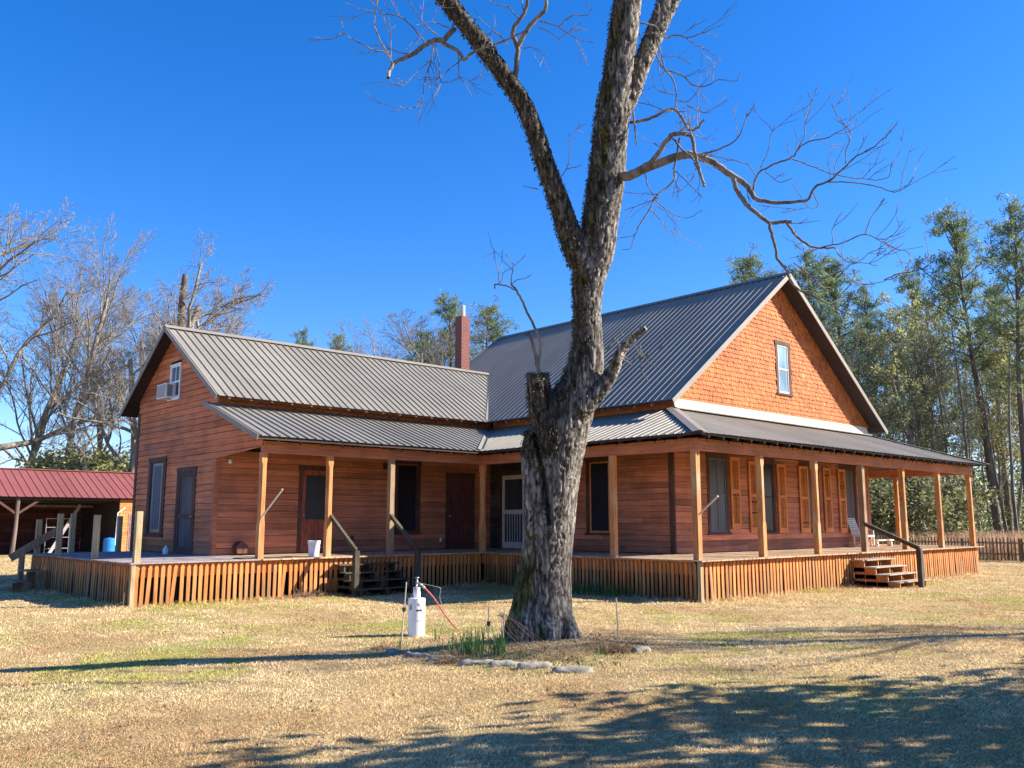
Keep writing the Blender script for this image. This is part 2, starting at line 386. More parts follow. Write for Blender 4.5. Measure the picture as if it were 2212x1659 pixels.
# corner boards
def part_box(name, mat, *b, parent=house, col=None, **k):
    return MB().box(*b, col).build(name, mat, parent, **k)
part_box('corner_board', M['beam'], LB - .045, LB + .06, D - .05, D + .10, .9, HB - .02)
part_box('corner_board', M['trim'], LB - .04, LB + .02, WV1 - .12, WV1 + .05, .6, 5.2)
part_box('corner_board', M['trim'], MU0 - .045, MU0 + .02, MV0 - .035, MV0 + .14, .95, 3.85)
part_box('corner_board', M['beam'], MU1 - .12, MU1 + .035, MV0 - .04, MV0, .95, 3.85)

# windows and doors
def window(pl, a0, a1, z0, z1, glass, frame, trimw=.11, cross=(1, 1), inner=None, head=True, name='window', label=None, screen=False):
    """a0..a1, z0..z1 is the outer casing"""
    w_ = MB(); t = trimw
    pl.box(w_, a0, a0 + t, z0, z1, -.02, .045); pl.box(w_, a1 - t, a1, z0, z1, -.02, .045)
    pl.box(w_, a0 - .02, a1 + .02, z1, z1 + .13 if head else z1 + .05, -.02, .05); pl.box(w_, a0 - .04, a1 + .04, z0 - .06, z0, -.02, .075)
    root = w_.build(name, frame, house, label=label)
    s = MB(); u = .045; b0, b1, c0, c1 = a0 + t + .002, a1 - t - .002, z0 + .003, z1 - .003
    pl.box(s, b0, b0 + u, c0, c1, .004, .03); pl.box(s, b1 - u, b1, c0, c1, .004, .03)
    pl.box(s, b0 + u, b1 - u, c0, c0 + u * 1.4, .004, .029); pl.box(s, b0 + u, b1 - u, c1 - u, c1, .004, .029)
    zm = (c0 + c1) / 2
    if cross[1]: pl.box(s, b0 + u, b1 - u, zm - .025, zm + .025, .004, .028)
    if cross[0]: am = (b0 + b1) / 2; pl.box(s, am - .014, am + .014, c0 + u * 1.4, c1 - u, .004, .024)
    s.build('sash', inner or frame, root)
    g = MB(); pl.box(g, b0 + u * .5, b1 - u * .5, c0 + u * .5, c1 - u * .5, .002, .012); g.build('pane', glass, root)
    return root
wtrim = M['trim']
for i, (a, b) in enumerate(WINF):
    window(PF, a, b, 1.52, 3.68, [M['glassgray'], M['glass'], M['screenlight'], M['screenlight']][i], wtrim, .12, (i == 0, 1 if i < 2 else 0), inner=plain('grey_sash', (.12, .11, .13), .7) if i == 0 else wtrim)
window(PS, -2.95, -1.88, 1.5, 3.62, M['glass'], wtrim, .14, (0, 0), inner=M['shutter'])
window(PW, -1.45, -.42, 1.5, 3.62, M['glass'], wtrim, .12, (0, 0))
ew = window(PE, 5.95, 7.28, 1.45, 3.62, M['glassgray'], wtrim, .2, (0, 0), inner=M['trim'], label='tall end wall window with pale curtains behind a screen')
cm = MB(); 
for k in range(9):
    a = 6.34 + k * .065; PE.box(cm, a, a + .05, 1.62, 3.5, .0125, .016, .8 + .2 * (k % 3))
cm.build('curtain', plain('grey_curtain', (.14, .15, .18), .9), ew)
# gable attic window of the main block
gw = window(PF, 8.2, 9.12, 6.0, 7.62, M['glassblue'], M['trim'], .13, (0, 1), inner=plain('cream_sash', (.62, .52, .40), .6))
# attic window of the wing
aw = window(PE, 5.27, 6.03, 5.45, 6.44, M['glassgray'], M['white'], .05, (1, 1), inner=M['white'], head=False, label='small white attic window propped over the air conditioner')
# wing door with big glass
def door(pl, a0, a1, z0, z1, kind):
    c = MB(); t = .11
    pl.box(c, a0, a0 + t, z0, z1, -.02, .045); pl.box(c, a1 - t, a1, z0, z1, -.02, .045); pl.box(c, a0 - .02, a1 + .02, z1, z1 + .14, -.02, .05)
    b0, b1 = a0 + t + .003, a1 - t - .003; root = None
    mats = {'glass': M['gdoor'], 'panel': M['door'], 'screen': M['cream'], 'mesh': M['trim']}[kind]
    s = MB(); s_t = .11
    if kind == 'panel':
        pl.box(s, b0, b1, z0, z1 - .003, -.01, .012); am = (b0 + b1) / 2
        for (p0, p1) in ((b0 + .12, am - .05), (am + .05, b1 - .12)):
            for (q0, q1) in ((z0 + .25, z0 + .95), (z0 + 1.15, z1 - .15)):
                pl.box(s, p0, p1, q0, q1, .012, .02); pl.box(s, p0 + .05, p1 - .05, q0 + .05, q1 - .05, .02, .027)
    else:
        zs = {'glass': z0 + .86, 'screen': z0 + 1.18, 'mesh': z0 + 1.05}[kind]
        pl.box(s, b0, b0 + s_t, z0, z1 - .003, .004, .035); pl.box(s, b1 - s_t, b1, z0, z1 - .003, .004, .035)
        pl.box(s, b0 + s_t, b1 - s_t, z1 - .14, z1 - .003, .004, .033); pl.box(s, b0 + s_t, b1 - s_t, z0, z0 + .2, .004, .033)
        pl.box(s, b0 + s_t, b1 - s_t, zs - .07, zs + .07, .004, .034)
        if kind == 'glass': pl.box(s, b0 + s_t, b1 - s_t, z0 + .2, zs - .07, .004, .022)
    d = s.build('door', mats, house, label={'glass': 'maroon half-glazed door', 'panel': 'dark maroon four panel door', 'screen': 'white screen door with vertical balusters', 'mesh': 'dark screen door on the end wall'}[kind])
    c.build('casing', M['trim'], d)
    if kind != 'panel':
        g = MB(); pl.box(g, b0 + s_t - .01, b1 - s_t + .01, zs, z1 - .1, .006, .014)
        if kind in ('screen', 'mesh'): pl.box(g, b0 + s_t - .01, b1 - s_t + .01, z0 + .1, zs, .006, .014)
        g.build('pane', M['glass'] if kind == 'glass' else (M['screenlight'] if kind == 'mesh' else M['screen']), d)
    if kind == 'screen':
        q = MB(); n = 6
        for k in range(n):
            a = b0 + s_t + (b1 - b0 - 2 * s_t) * (k + 1) / (n + 1); pl.box(q, a - .014, a + .014, z0 + .2, zs - .07, .016, .03)
        q.build('balusters', M['cream'], d)
    kn = MB(); p = pl.pt(b0 + .05, z0 + 1.05, .05); kn.lathe((p[0], p[1], p[2] - .03), [(.005, 0), (.03, .015), (.032, .04), (.005, .06)], 10); kn.build('knob', M['metalgray'], d)
    return d
door(PW, -4.73, -3.64, .97, 3.3, 'glass')
door(PW, .62, 1.84, .97, 3.28, 'panel')
door(PS, .72, 2.03, .97, 3.36, 'screen')
door(PE, 3.78, 5.08, .93, 3.22, 'mesh')

# shutters, each a part with louvre panels
def shutter(a0, a1, z0, z1, tilt=0, seed=0):
    r = random.Random(seed); f = MB(); st = .075
    d0, d1 = .05, .085
    PF.box(f, a0, a0 + st, z0, z1, d0, d1); PF.box(f, a1 - st, a1, z0, z1, d0, d1)
    zm = z0 + (z1 - z0) * .52
    for q0, q1 in ((z0, z0 + .17), (zm - .05, zm + .05), (z1 - .1, z1)): PF.box(f, a0 + st, a1 - st, q0, q1, d0, d1 - .001)
    o = f.build('shutter', M['shutter'], house)
    l = MB()
    for q0, q1 in ((z0 + .19, zm - .055), (zm + .055, z1 - .105)):
        z = q0 + .015
        while z < q1 - .01:
            if r.random() > .03:
                l.add([PF.pt(a0 + st, z - .008, d0 + .03), PF.pt(a1 - st, z - .008, d0 + .03), PF.pt(a1 - st, z + .026, d0 + .004), PF.pt(a0 + st, z + .026, d0 + .004),
                       PF.pt(a0 + st, z - .014, d0 + .027), PF.pt(a1 - st, z - .014, d0 + .027), PF.pt(a1 - st, z + .02, d0 + .001), PF.pt(a0 + st, z + .02, d0 + .001)],
                      [[0, 1, 2, 3], [4, 7, 6, 5], [0, 4, 5, 1], [2, 6, 7, 3]], r.uniform(.85, 1.1))
            z += .04
        PF.box(l, (a0 + a1) / 2 - .009, (a0 + a1) / 2 + .009, q0 + .02, q1 - .02, d0 + .031, d0 + .044, .6)
    l.build('louvres', M['shutter'], o)
    bk = MB(); PF.box(bk, a0 + .02, a1 - .02, z0 + .02, z1 - .02, .04, .044); bk.build('backing', M['black'], o)
for i, (a0, a1, z0, z1) in enumerate([(5.27, 5.75, 1.62, 3.76), (6.26, 6.78, 1.5, 3.67), (7.9, 8.4, 1.48, 3.66), (9.25, 9.82, 1.47, 3.65), (10.86, 11.36, 1.47, 3.66), (11.9, 12.4, 1.45, 3.65)]):
    shutter(a0, a1, z0, z1, seed=i)

# porch posts
def post(u, v, z0=HD, z1=HB, chamfer=True, mat=None, wd=.15, seed=0):
    r = random.Random(seed); h = wd / 2
    if not chamfer: secs = [(z0, h, 0), (z1, h, 0)]
    else:
        secs = [(z0, h, .003), (z0 + .82, h, .003), (z0 + .92, h, .032), (z1 - .30, h, .032), (z1 - .2, h, .003), (z1, h, .003)]
    vs = []; 
    for z, hh, c in secs:
        c = max(c, .003)
        jx, jy = r.uniform(-.002, .002), r.uniform(-.002, .002)
        for x, y in ((-hh + c, -hh), (hh - c, -hh), (hh, -hh + c), (hh, hh - c), (hh - c, hh), (-hh + c, hh), (-hh, hh - c), (-hh, -hh + c)): vs.append((u + x + jx, v + y + jy, z))
    n = 8; fs = [[i * n + j, i * n + (j + 1) % n, (i + 1) * n + (j + 1) % n, (i + 1) * n + j] for i in range(len(secs) - 1) for j in range(n)]
    fs += [list(range(n))[::-1], [(len(secs) - 1) * n + j for j in range(n)]]
    MB().add(vs, fs, r.uniform(.9, 1.12)).build('porch_post', mat or M['post'], house)
PW_U = [LB + .03, -5.28, -3.33, 0.0]
for i, u in enumerate(PW_U): post(u, 0, seed=i, chamfer=i != 2, mat=M['postdark'] if i == 2 else None)
for i, v in enumerate((-2.57, -5.14)): post(0, v, seed=10 + i, chamfer=False)
for i in range(7): post(i * SP, -LM, seed=20 + i, chamfer=i not in (0, 3), mat=M['postdark'] if i == 3 else None, wd=.16)
for i, v in enumerate((-5.04, -2.5, 0.1, 2.6)): post(UR, v, seed=40 + i)
# beams
BT = 3.81
def beam(x0, x1, y0, y1): 
    b = MB(); b.box(x0, x1, y0, y1, HB, BT); b.build('porch_beam', M['beam'], house)
beam(LB + .002, -.102, -.1, .1); beam(-.1, .1, -LM + .1, .1); beam(-.1, UR + .1, -LM - .1, -LM + .098); beam(UR - .1, UR + .1, -LM + .1, 3)

# porch floor: planks
def planks(x0, x1, y0, y1, along, name, mat, z=HD, wd=.1, seed=0, clipf=None):
    r = random.Random(seed); m = MB(); a0, a1 = (x0, x1) if along == 'y' else (y0, y1); a = a0
    while a < a1 - .01:
        b = min(a + wd, a1); j = r.uniform(-.02, .02); dz = r.uniform(-.003, .003); c = 1 + r.gauss(0, .13)
        lo, hi = ((y0, y1) if along == 'y' else (x0, x1)); 
        if clipf: lo, hi = clipf(a, lo, hi)
        if along == 'y': m.box(a + .002, b - .002, lo + j * .6, hi, z - .03, z + dz, c)
        else: m.box(lo + j * .6, hi, a + .002, b - .002, z - .03, z + dz, c)
        a = b
    return m.build(name, mat, house)
planks(LB, -.2, -.27, D - .0, 'y', 'porch_floor', M['floor'], seed=1)
planks(-.24, D, -LM - .2 + .3, D, 'x', 'porch_floor', M['floor'], seed=2)
planks(-.27, UR + .26, -LM - .29, MV0, 'y', 'porch_floor', M['floor'], z=HD + .004, seed=3)
planks(MU1, UR + .2, MV0, 4, 'x', 'porch_floor', M['floor'], seed=4)
planks(LA - .1, LB, -.2, 7.75, 'x', 'deck_floor', M['floorgray'], z=HD - .001, seed=5, wd=.14)
# rim joists + black blocks standing in for the shade under the floors
rim = MB()
for x0, x1, y0, y1 in ((LA, -.13, -.1, -.05), (-.1, -.05, -LM + .06, -.1), (-.1, UR + .08, -LM - .12, -LM - .07), (UR + .06, UR + .11, -LM - .06, 4), (LA - .0, LA + .05, -.04, 7.65), (LA, LB, 7.6, 7.65)):
    rim.box(x0, x1, y0, y1, .62, HD - .034)
rim.build('rim_joist', M['picket'], house)
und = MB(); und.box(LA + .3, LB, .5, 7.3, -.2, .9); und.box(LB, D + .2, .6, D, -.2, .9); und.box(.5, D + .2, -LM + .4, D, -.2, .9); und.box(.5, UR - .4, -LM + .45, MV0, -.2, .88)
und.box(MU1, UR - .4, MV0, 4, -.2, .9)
und.build('crawl_space_shade', M['black'], house)

# picket skirting: one part per run
def skirt(pl_kind, w0, a0, a1, step, wd, seed, out=1, skip=None, stain=.0, lab=None):
    r = random.Random(seed); m = MB(); a = a0 + .02
    while a + wd < a1:
        if skip and skip(a): a += step; continue
        top = HD - .05 + r.uniform(-.012, .012)
        lean = r.gauss(0, .006) + (r.uniform(-.08, .08) if r.random() < .04 else 0)
        g = -.08; dd = r.uniform(-.006, .006) + w0; th = .022 * out
        kick = r.uniform(-.004, .01) * (-out)
        def P(s_, z, o): 
            aa = a + s_ + lean * (top - z); ww = dd + o + kick * (top - z)
            return (aa, ww, z) if pl_kind == 'y' else (ww, aa, z)
        fh = min(.62, max(.03, r.gauss(.2, .09) + (.2 if stain else 0)))
        prof = [(0, g), (wd, g), (wd, fh), (wd, fh + .2), (wd, top - .07), (wd * .72, top - .025), (wd / 2, top), (wd * .28, top - .025), (0, top - .07), (0, fh + .2), (0, fh)]
        n = len(prof); vs = [P(s_, z, 0) for s_, z in prof] + [P(s_, z, th) for s_, z in prof]
        c = 1 + r.gauss(0, .12); base = np.array([c, c * r.uniform(.95, 1.03), c * r.uniform(.85, 1.1)])
        if r.random() < .06 + stain: base = base * np.array([.72, .85, 1.0])
        # algae-stained feet, each with its own height
        foot = base * (np.array([.30, .46, .62]) if stain else np.array([.62, .74, .85]))
        cols = [foot if z <= fh + .001 else base for s_, z in prof] * 2
        m.add(vs, [list(range(n))[::-1], [i + n for i in range(n)]] + [[i, (i + 1) % n, (i + 1) % n + n, i + n] for i in range(n)], np.array(cols))
        a += step * r.uniform(.95, 1.05)
    return m.build('picket_skirt', M['picket'], house, label=lab)
skirt('y', -.15, LA, -.15, .144, .082, 1, skip=lambda a: False, lab='orange brown picket skirting with pointed tops under the wing porch')
skirt('x', -.15, -LM - .05, -.17, .125, .078, 2, stain=.2, lab='shaded picket skirting below the side porch')
skirt('y', -LM - .15, -.12, UR + .1, .163, .092, 3, lab='sunlit picket skirting along the front porch')
skirt('x', LA - .05, -.12, 7.7, .165, .095, 4, stain=.35, lab='weathered grey brown picket skirting at the open deck end')
skirt('x', UR + .14, -LM, 4, .163, .092, 5)
# nailers (low shade boards)
nl = MB(); nl.box(-5.3, -3.25, -.11, -.05, .1, .4); nl.build('nailer', M['picket'], house)
# corner posts under the deck
for (x, y) in ((LA - .02, -.13), (-.09, -LM - .11)):
    part_box('corner_board', M['deckpost'], x - .045, x + .045, y - .045, y + .045, -.1, HD - .04)

# stub posts round the open deck
for i, (x, y, h, dk) in enumerate([(-10.1, -.05, 1.12, 0), (-10.12, 2.62, 1.05, 0), (-10.1, 5.6, 1.1, 0), (-9.2, 7.55, 1.12, 0), (-7.9, 7.5, 1.05, 0), (-7.35, 6.9 + .7, 1.05, 1), (-10.1, 7.55, .95, 0)]):
    b = MB(); b.box(x - .065, x + .065, y - .065, y + .065, HD - .3, HD + h, 1 if not dk else .35); b.build('stub_post', M['deckpost'], house)
# steps (wing)
def steps(name, x0, x1, y0, n, treadd, mat, dirn=-1, label=None, irregular=0):
    """flight descending toward -y from y0"""
    r = random.Random(7); root = None
    rise = HD / (n + 1)
    for x in (x0 + .05, (x0 + x1) / 2, x1 - .05):
        s = MB()
        for k in range(n):
            z = HD - rise * (k + 1); y = y0 - treadd * (k + 1)
            s.box(x - .02, x + .02, y + .02, y0 + .0, z - .15, z - .032)
            s.box(x - .02, x + .02, y + .02, y + treadd, -.05, z - .15)
        if root is None:
            root = bpy.data.objects.new(name, None); COL.objects.link(root); root.parent = house; root.location = Vector((x0, y0, 0)) - house.location; root['label'] = label
        s.build('stringer', M['picket'] if irregular else M['railwood'], root)
    for k in range(n):
        z = HD - rise * (k + 1); y = y0 - treadd * (k + 1)
        sh = (k * .02 if irregular else 0)
        t = MB(); t.box(x0 - .12 + r.uniform(-.04, .04) + sh, x1 + .12 + r.uniform(-.04, .04) + sh, y - .02, y + treadd + .01, z - .032, z + r.uniform(-.004, .004), r.uniform(.85, 1.1)); t.build('tread', mat, root)
    return root
st1 = steps('porch_steps', -5.05, -3.4, -.17, 4, .27, M['railwood'], label='weathered dark steps up to the wing porch')
st2 = steps('porch_steps', 7.27, 9.1, -LM - .17, 4, .33, M['tread'], label='pale grey crooked steps up to the front porch', irregular=1)
def rail(p0, p1, newel, parent, name='handrail'):
    b = MB(); b.bar(p0, p1, .04, .085); b.bar(tuple(np.array(p0) + (0, 0, .06)), tuple(np.array(p1) + (0, 0, .06)), .09, .035); b.build(name, M['railwood'], parent)
    nb = MB(); nb.box(newel[0] - .065, newel[0] + .065, newel[1] - .065, newel[1] + .065, -.05, newel[2], 1.0); nb.build('newel_post', M['railwood'], parent)
rail((-5.24, .03, 2.02), (-5.09, -1.07, 1.09), (-5.09, -1.07, 1.12), st1)
rail((-3.36, .03, 2.04), (-3.34, -1.28, 1.09), (-3.34, -1.28, 1.1), st1)
rail((8.36, -LM - .03, 1.76), (7.93, -9.5, 1.08), (7.93, -9.5, 1.1), st2)
# side steps at the left end of the deck
ls = MB(); 
for x, z in ((-10.45, .55), (-10.78, .28)):
    ls.box(x - .2, x + .18, 5.9, 7.0, z - .03, z); ls.box(x - .02, x + .18, 5.92, 5.97, -.05, z - .03); ls.box(x - .02, x + .18, 6.93, 6.98, -.05, z - .03)
st3 = ls.build('deck_steps', M['postdark'], house, label='low broken steps beside the open deck')
b = MB(); b.bar((-9.64, 7.3, 1.62), (-10.82, 7.3, .84), .045, .2); b.build('handrail', M['postdark'], st3)
b = MB(); b.box(-10.6, -10.47, 7.23, 7.36, -.05, 1.12); b.build('newel_post', M['postdark'], st3)

# ------------------------------------------------------------------ roofs
RIBP = [(0, 0), (.07, 0), (.073, .004), (.077, .004), (.08, 0), (.15, 0), (.153, .004), (.157, .004), (.16, 0), (.190, 0), (.198, .03), (.216, .03), (.226, 0)]
RIBW = [(0, 0), (.075, 0), (.08, .006), (.085, 0), (.135, 0), (.14, .006), (.145, 0), (.155, 0), (.185, .036), (.200, .036), (.228, 0)]
def roof_sheet(name, P0, A, S, amin, amax, L0, L1, mat=None, pitch=.25, under=True, hs=1.0, wide=0):
    """P0 origin (a=0,l=0), A unit along the eave, S unit up the slope"""
    A = np.array(A, float); S = np.array(S, float); Nn = np.cross(A, S); 
    if Nn[2] < 0: Nn = -Nn
    acs = []; k = math.floor(amin / pitch)
    while k * pitch < amax + pitch:
        for a, h in (RIBP, RIBW)[wide]: acs.append((k * pitch + a * pitch / .229, h * hs))
        k += 1
    acs = [(a, h) for a, h in acs if amin < a < amax]; acs = [(amin, 0)] + acs + [(amax, 0)]
    acs.sort()
    V = []; P0 = np.array(P0, float)
    r = np.random.default_rng(3)
    for i, (a, h) in enumerate(acs):
        l0, l1 = L0(a), max(L0(a) + .001, L1(a))
        for f in (0, .25, .5, .75, 1): 
            l = l0 + (l1 - l0) * f
            V.append(P0 + A * a + S * l + Nn * (h + .004 * math.sin(a * 1.7 + f * 3)))
    n = len(acs)
    V = np.array(V); F = [[i * 5 + j, (i + 1) * 5 + j, (i + 1) * 5 + j + 1, i * 5 + j + 1] for i in range(n - 1) for j in range(4)]
    tone = {}; cols = np.array([[tone.setdefault(int(a // (4 * pitch)), 1 + r.normal(0, .045))] * 3 for a, h in acs for _ in range(5)])
    mb = MB(); mb.add(V, F, cols); o = mb.build(name, mat or M['roof'], house)
    if under:
        sel = [acs[0]] + acs[8:-8:13] + [acs[-1]]
        U = []
        for a, _ in sel:
            l0, l1 = L0(a), max(L0(a) + .001, L1(a)); l0 = l0 + .03
            for l in (l0, l1):
                for hh in (-.012, -.05): U.append(P0 + A * a + S * l + Nn * hh)
        m_ = len(sel); F = []
        for i in range(m_ - 1):
            b0, b1 = i * 4, i * 4 + 4
            F += [[b0, b1, b1 + 2, b0 + 2], [b0 + 1, b0 + 3, b1 + 3, b1 + 1], [b0, b0 + 1, b1 + 1, b1], [b0 + 2, b1 + 2, b1 + 3, b0 + 3]]
        F += [[0, 2, 3, 1], [m_ * 4 - 4, m_ * 4 - 3, m_ * 4 - 1, m_ * 4 - 2]]
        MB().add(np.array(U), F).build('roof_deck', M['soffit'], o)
    return o
# wing roof: eave v=2.46 z=5.2, ridge v=5.75 z=7.57
ws = math.hypot(3.8, 2.44); Sw = (0, 3.8 / ws, 2.44 / ws); wb = math.hypot(3.35, 2.37); Sb = (0, -3.35 / wb, 2.37 / wb)
uv = lambda l: 1.93 + .0 + (5.13 and (l / ws) * (5.25 - 2.02))   # valley u as a function of slope length
def wl0(a): return 0.0 if a < 2.03 else (a - 2.03) / (5.5 - 2.03) * ws
roof_sheet('roof', (0, 1.95, 5.13), (1, 0, 0), Sw, -7.57, 5.45, wl0, lambda a: ws)
roof_sheet('roof', (0, 9.1, 5.2), (1, 0, 0), Sb, -7.57, 5.45, lambda a: 0, lambda a: wb)
ms = math.hypot(6.5, 4.79); Sm = (6.5 / ms, 0, 4.79 / ms); Smr = (-6.5 / ms, 0, 4.79 / ms)
roof_sheet('roof', (1.92, 0, 5.13), (0, 1, 0), Sm, -5.68, 8.65, lambda a: 0, lambda a: ms, wide=1)
roof_sheet('roof', (14.92, 0, 5.13), (0, 1, 0), Smr, -5.68, 8.65, lambda a: 0, lambda a: ms)
# porch roofs: slope from eave (offset -.35, z 3.92) to wall (2.57, z 5.0)
EV = .55; EZ = 3.89; ps = math.hypot(D + EV, 5 - EZ); cx_, cz_ = (D + EV) / ps, (5 - EZ) / ps
roof_sheet('porch_roof', (0, -EV, EZ), (1, 0, 0), (0, cx_, cz_), -7.6, D, lambda a: 0 if a < -EV else (a + EV) / (D + EV) * ps, lambda a: ps)
hipf = (LM - 5.14 + EV)
roof_sheet('porch_roof', (-EV, 0, EZ), (0, 1, 0), (cx_, 0, cz_), -LM - EV, D, lambda a: 0 if a < -EV else (a + EV) / (D + EV) * ps, lambda a: ps if a > MV0 else (a + LM + EV) / hipf * ps, hs=.6)
roof_sheet('porch_roof', (0, -LM - EV, EZ), (1, 0, 0), (0, cx_, cz_), -EV, UR + EV + .1, lambda a: 0, lambda a: min(ps * hipf / (D + EV) if 0 else ps, (a + EV) / (D + EV) * ps, (UR + EV + .1 - a) / (D + EV) * ps), hs=.28)
roof_sheet('porch_roof', (UR + EV + .1, 0, EZ), (0, 1, 0), (-cx_, 0, cz_), -LM - EV, 3.4, lambda a: 0, lambda a: ps if a > MV0 else (a + LM + EV) / hipf * ps)
# trims
def capbar(p, q, wd, ht, name='roof_trim', mat='roofcap', up=(0, 0, 1)):
    MB().bar(p, q, wd, ht, up).build(name, M[mat], house)
def ridgecap(p, q, S1, S2, wdt=.16, name='ridge_cap'):
    p, q, S1, S2 = map(lambda t: np.array(t, float), (p, q, S1, S2)); up = np.array((0, 0, .085))
    vs = [p + up, q + up, p - S1 * wdt + up * .75, q - S1 * wdt + up * .7, p - S2 * wdt + up * .7, q - S2 * wdt + up * .7]
    MB().add(vs, [[0, 1, 3, 2], [0, 4, 5, 1]]).build(name, M['roofcap'], house)
ridgecap((-7.6, 5.75, 7.57), (5.3, 5.75, 7.57), Sw, Sb)
ridgecap((8.42, -5.7, 9.92), (8.42, 8.68, 9.92), Sm, Smr)
nW = Vector(Sw).cross(Vector((-1, 0, 0))).normalized()
def rake(p, q, n, ht=.13, side=(1, 0, 0)):   # fascia along the gable edge
    capbar(Vector(p), Vector(q), .03, ht, 'rake_trim', up=n)
rk = -.045
rake((-7.59, 1.93, 5.13 + rk), (-7.59, 5.75, 7.58 + rk), (0, -.6, .8)); rake((-7.59, 9.12, 5.2 + rk), (-7.59, 5.75, 7.58 + rk), (0, .6, .8))
rake((1.90, -5.70, 5.12 + rk), (8.42, -5.70, 9.93 + rk), (-.6, 0, .8), .15); rake((14.94, -5.70, 5.12 + rk), (8.42, -5.70, 9.93 + rk), (.6, 0, .8), .15)
rake((1.90, 8.66, 5.12 + rk), (8.42, 8.66, 9.93 + rk), (-.6, 0, .8)); 
rake((-7.62, -.57, 3.85), (-7.62, 2.66, 5.0), (0, -.35, .94), .13)
# soffits of the main gable overhang and wing overhang already given by roof_deck; flashing at the foot of the shingled gable
MB().prism([(MV0 - .17, 4.99), (MV0 - .028, 5.0), (MV0 - .028, 5.28), (MV0 - .045, 5.28)], 0, 2.55, 14.3).build('gable_base_board', M['newboard'], house)
MB().box(2.4, 14.35, MV0 - .30, MV0 - .15, 4.955, 4.99).build('roof_flashing', M['roofcap'], house)
# hip caps and valleys
hipz = .03
def hipcap(p, q, off):
    p = np.array(p, float); q = np.array(q, float); d = q - p; n = np.cross(d, (0, 0, 1)); n /= np.linalg.norm(n)
    dz = np.array((0, 0, .045)); s = .17
    vs = [p + dz, q + dz, p + n * s + dz * .1, q + n * s + dz * .1, p - n * s + dz * .1, q - n * s + dz * .1]
    MB().add(vs, [[0, 1, 3, 2], [0, 4, 5, 1]]).build('hip_cap', M['roofcap'], house)
hipcap((-EV - .01, -LM - EV - .01, EZ), (D, MV0, 5.0), 0); hipcap((UR + EV + .1, -LM - EV, EZ), (MU1, MV0, 5.0), 0)
def valley(p, q, wdt=.12):
    p = np.array(p, float); q = np.array(q, float); d = q - p; n = np.cross(d, (0, 0, 1)); n /= np.linalg.norm(n)
    dz = np.array((0, 0, .028))
    vs = [p + dz, q + dz, p + n * wdt + dz * 2.6, q + n * wdt + dz * 2.6, p - n * wdt + dz * 2.6, q - n * wdt + dz * 2.6]
    MB().add(vs, [[0, 1, 3, 2], [0, 4, 5, 1]]).build('valley_flashing', M['roofcap'], house)
valley((-EV, -EV, EZ), (D, D, 5.0), .09); valley((1.94, 1.95, 5.13), (5.48, 5.75, 7.6), .1)
# eave edge drip (thin dark fascia under eave)
def fasc(p, q): MB().bar(p, q, .02, .07).build('eave_board', M['soffit'], house)
fasc((-7.58, -EV + .06, EZ - .045), (-EV + .0, -EV + .06, EZ - .045)); fasc((-EV + .06, -LM - EV + .06, 3.875), (-EV + .06, -EV + .06, EZ - .045)); fasc((-EV + .08, -LM - EV + .06, 3.875), (UR + EV, -LM - EV + .06, 3.875))
# rafter tails
def tails(n, f, s):
    proto = None
    for k in range(n):
        x0, y0, z0, x1, y1, z1 = f(k)
        if proto is None:
            m = MB(); m.bar((0, 0, 0), (x1 - x0, y1 - y0, z1 - z0), .045, .09); proto = m.build('rafter_tail', [M['soffit'], M['beam'], M['newboard']][s], house); proto.location = Vector((x0, y0, z0))
        else:
            c = proto.copy(); COL.objects.link(c); c.location = Vector((x0, y0, z0))
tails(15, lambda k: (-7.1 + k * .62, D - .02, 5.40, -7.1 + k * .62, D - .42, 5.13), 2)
tails(13, lambda k: (MU0 - .03, MV0 + .3 + k * .6, 5.42, MU0 - .55, MV0 + .3 + k * .6, 5.06), 1)
tails(12, lambda k: (-7.0 + k * .6, .0, 4.0, -7.0 + k * .6, -.5, 3.825), 0)
tails(13, lambda k: (0, -7.6 + k * .6, 4.0, -.5, -7.6 + k * .6, 3.825), 0)
tails(29, lambda k: (-.1 + k * .6, -LM, 4.0, -.1 + k * .6, -LM - .5, 3.825), 0)
# porch ceilings
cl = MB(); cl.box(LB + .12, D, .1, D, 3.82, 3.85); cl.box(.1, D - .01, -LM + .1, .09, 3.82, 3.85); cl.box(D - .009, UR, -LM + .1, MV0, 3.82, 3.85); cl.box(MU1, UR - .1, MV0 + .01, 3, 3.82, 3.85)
cl.build('porch_ceiling', M['soffit'], house)

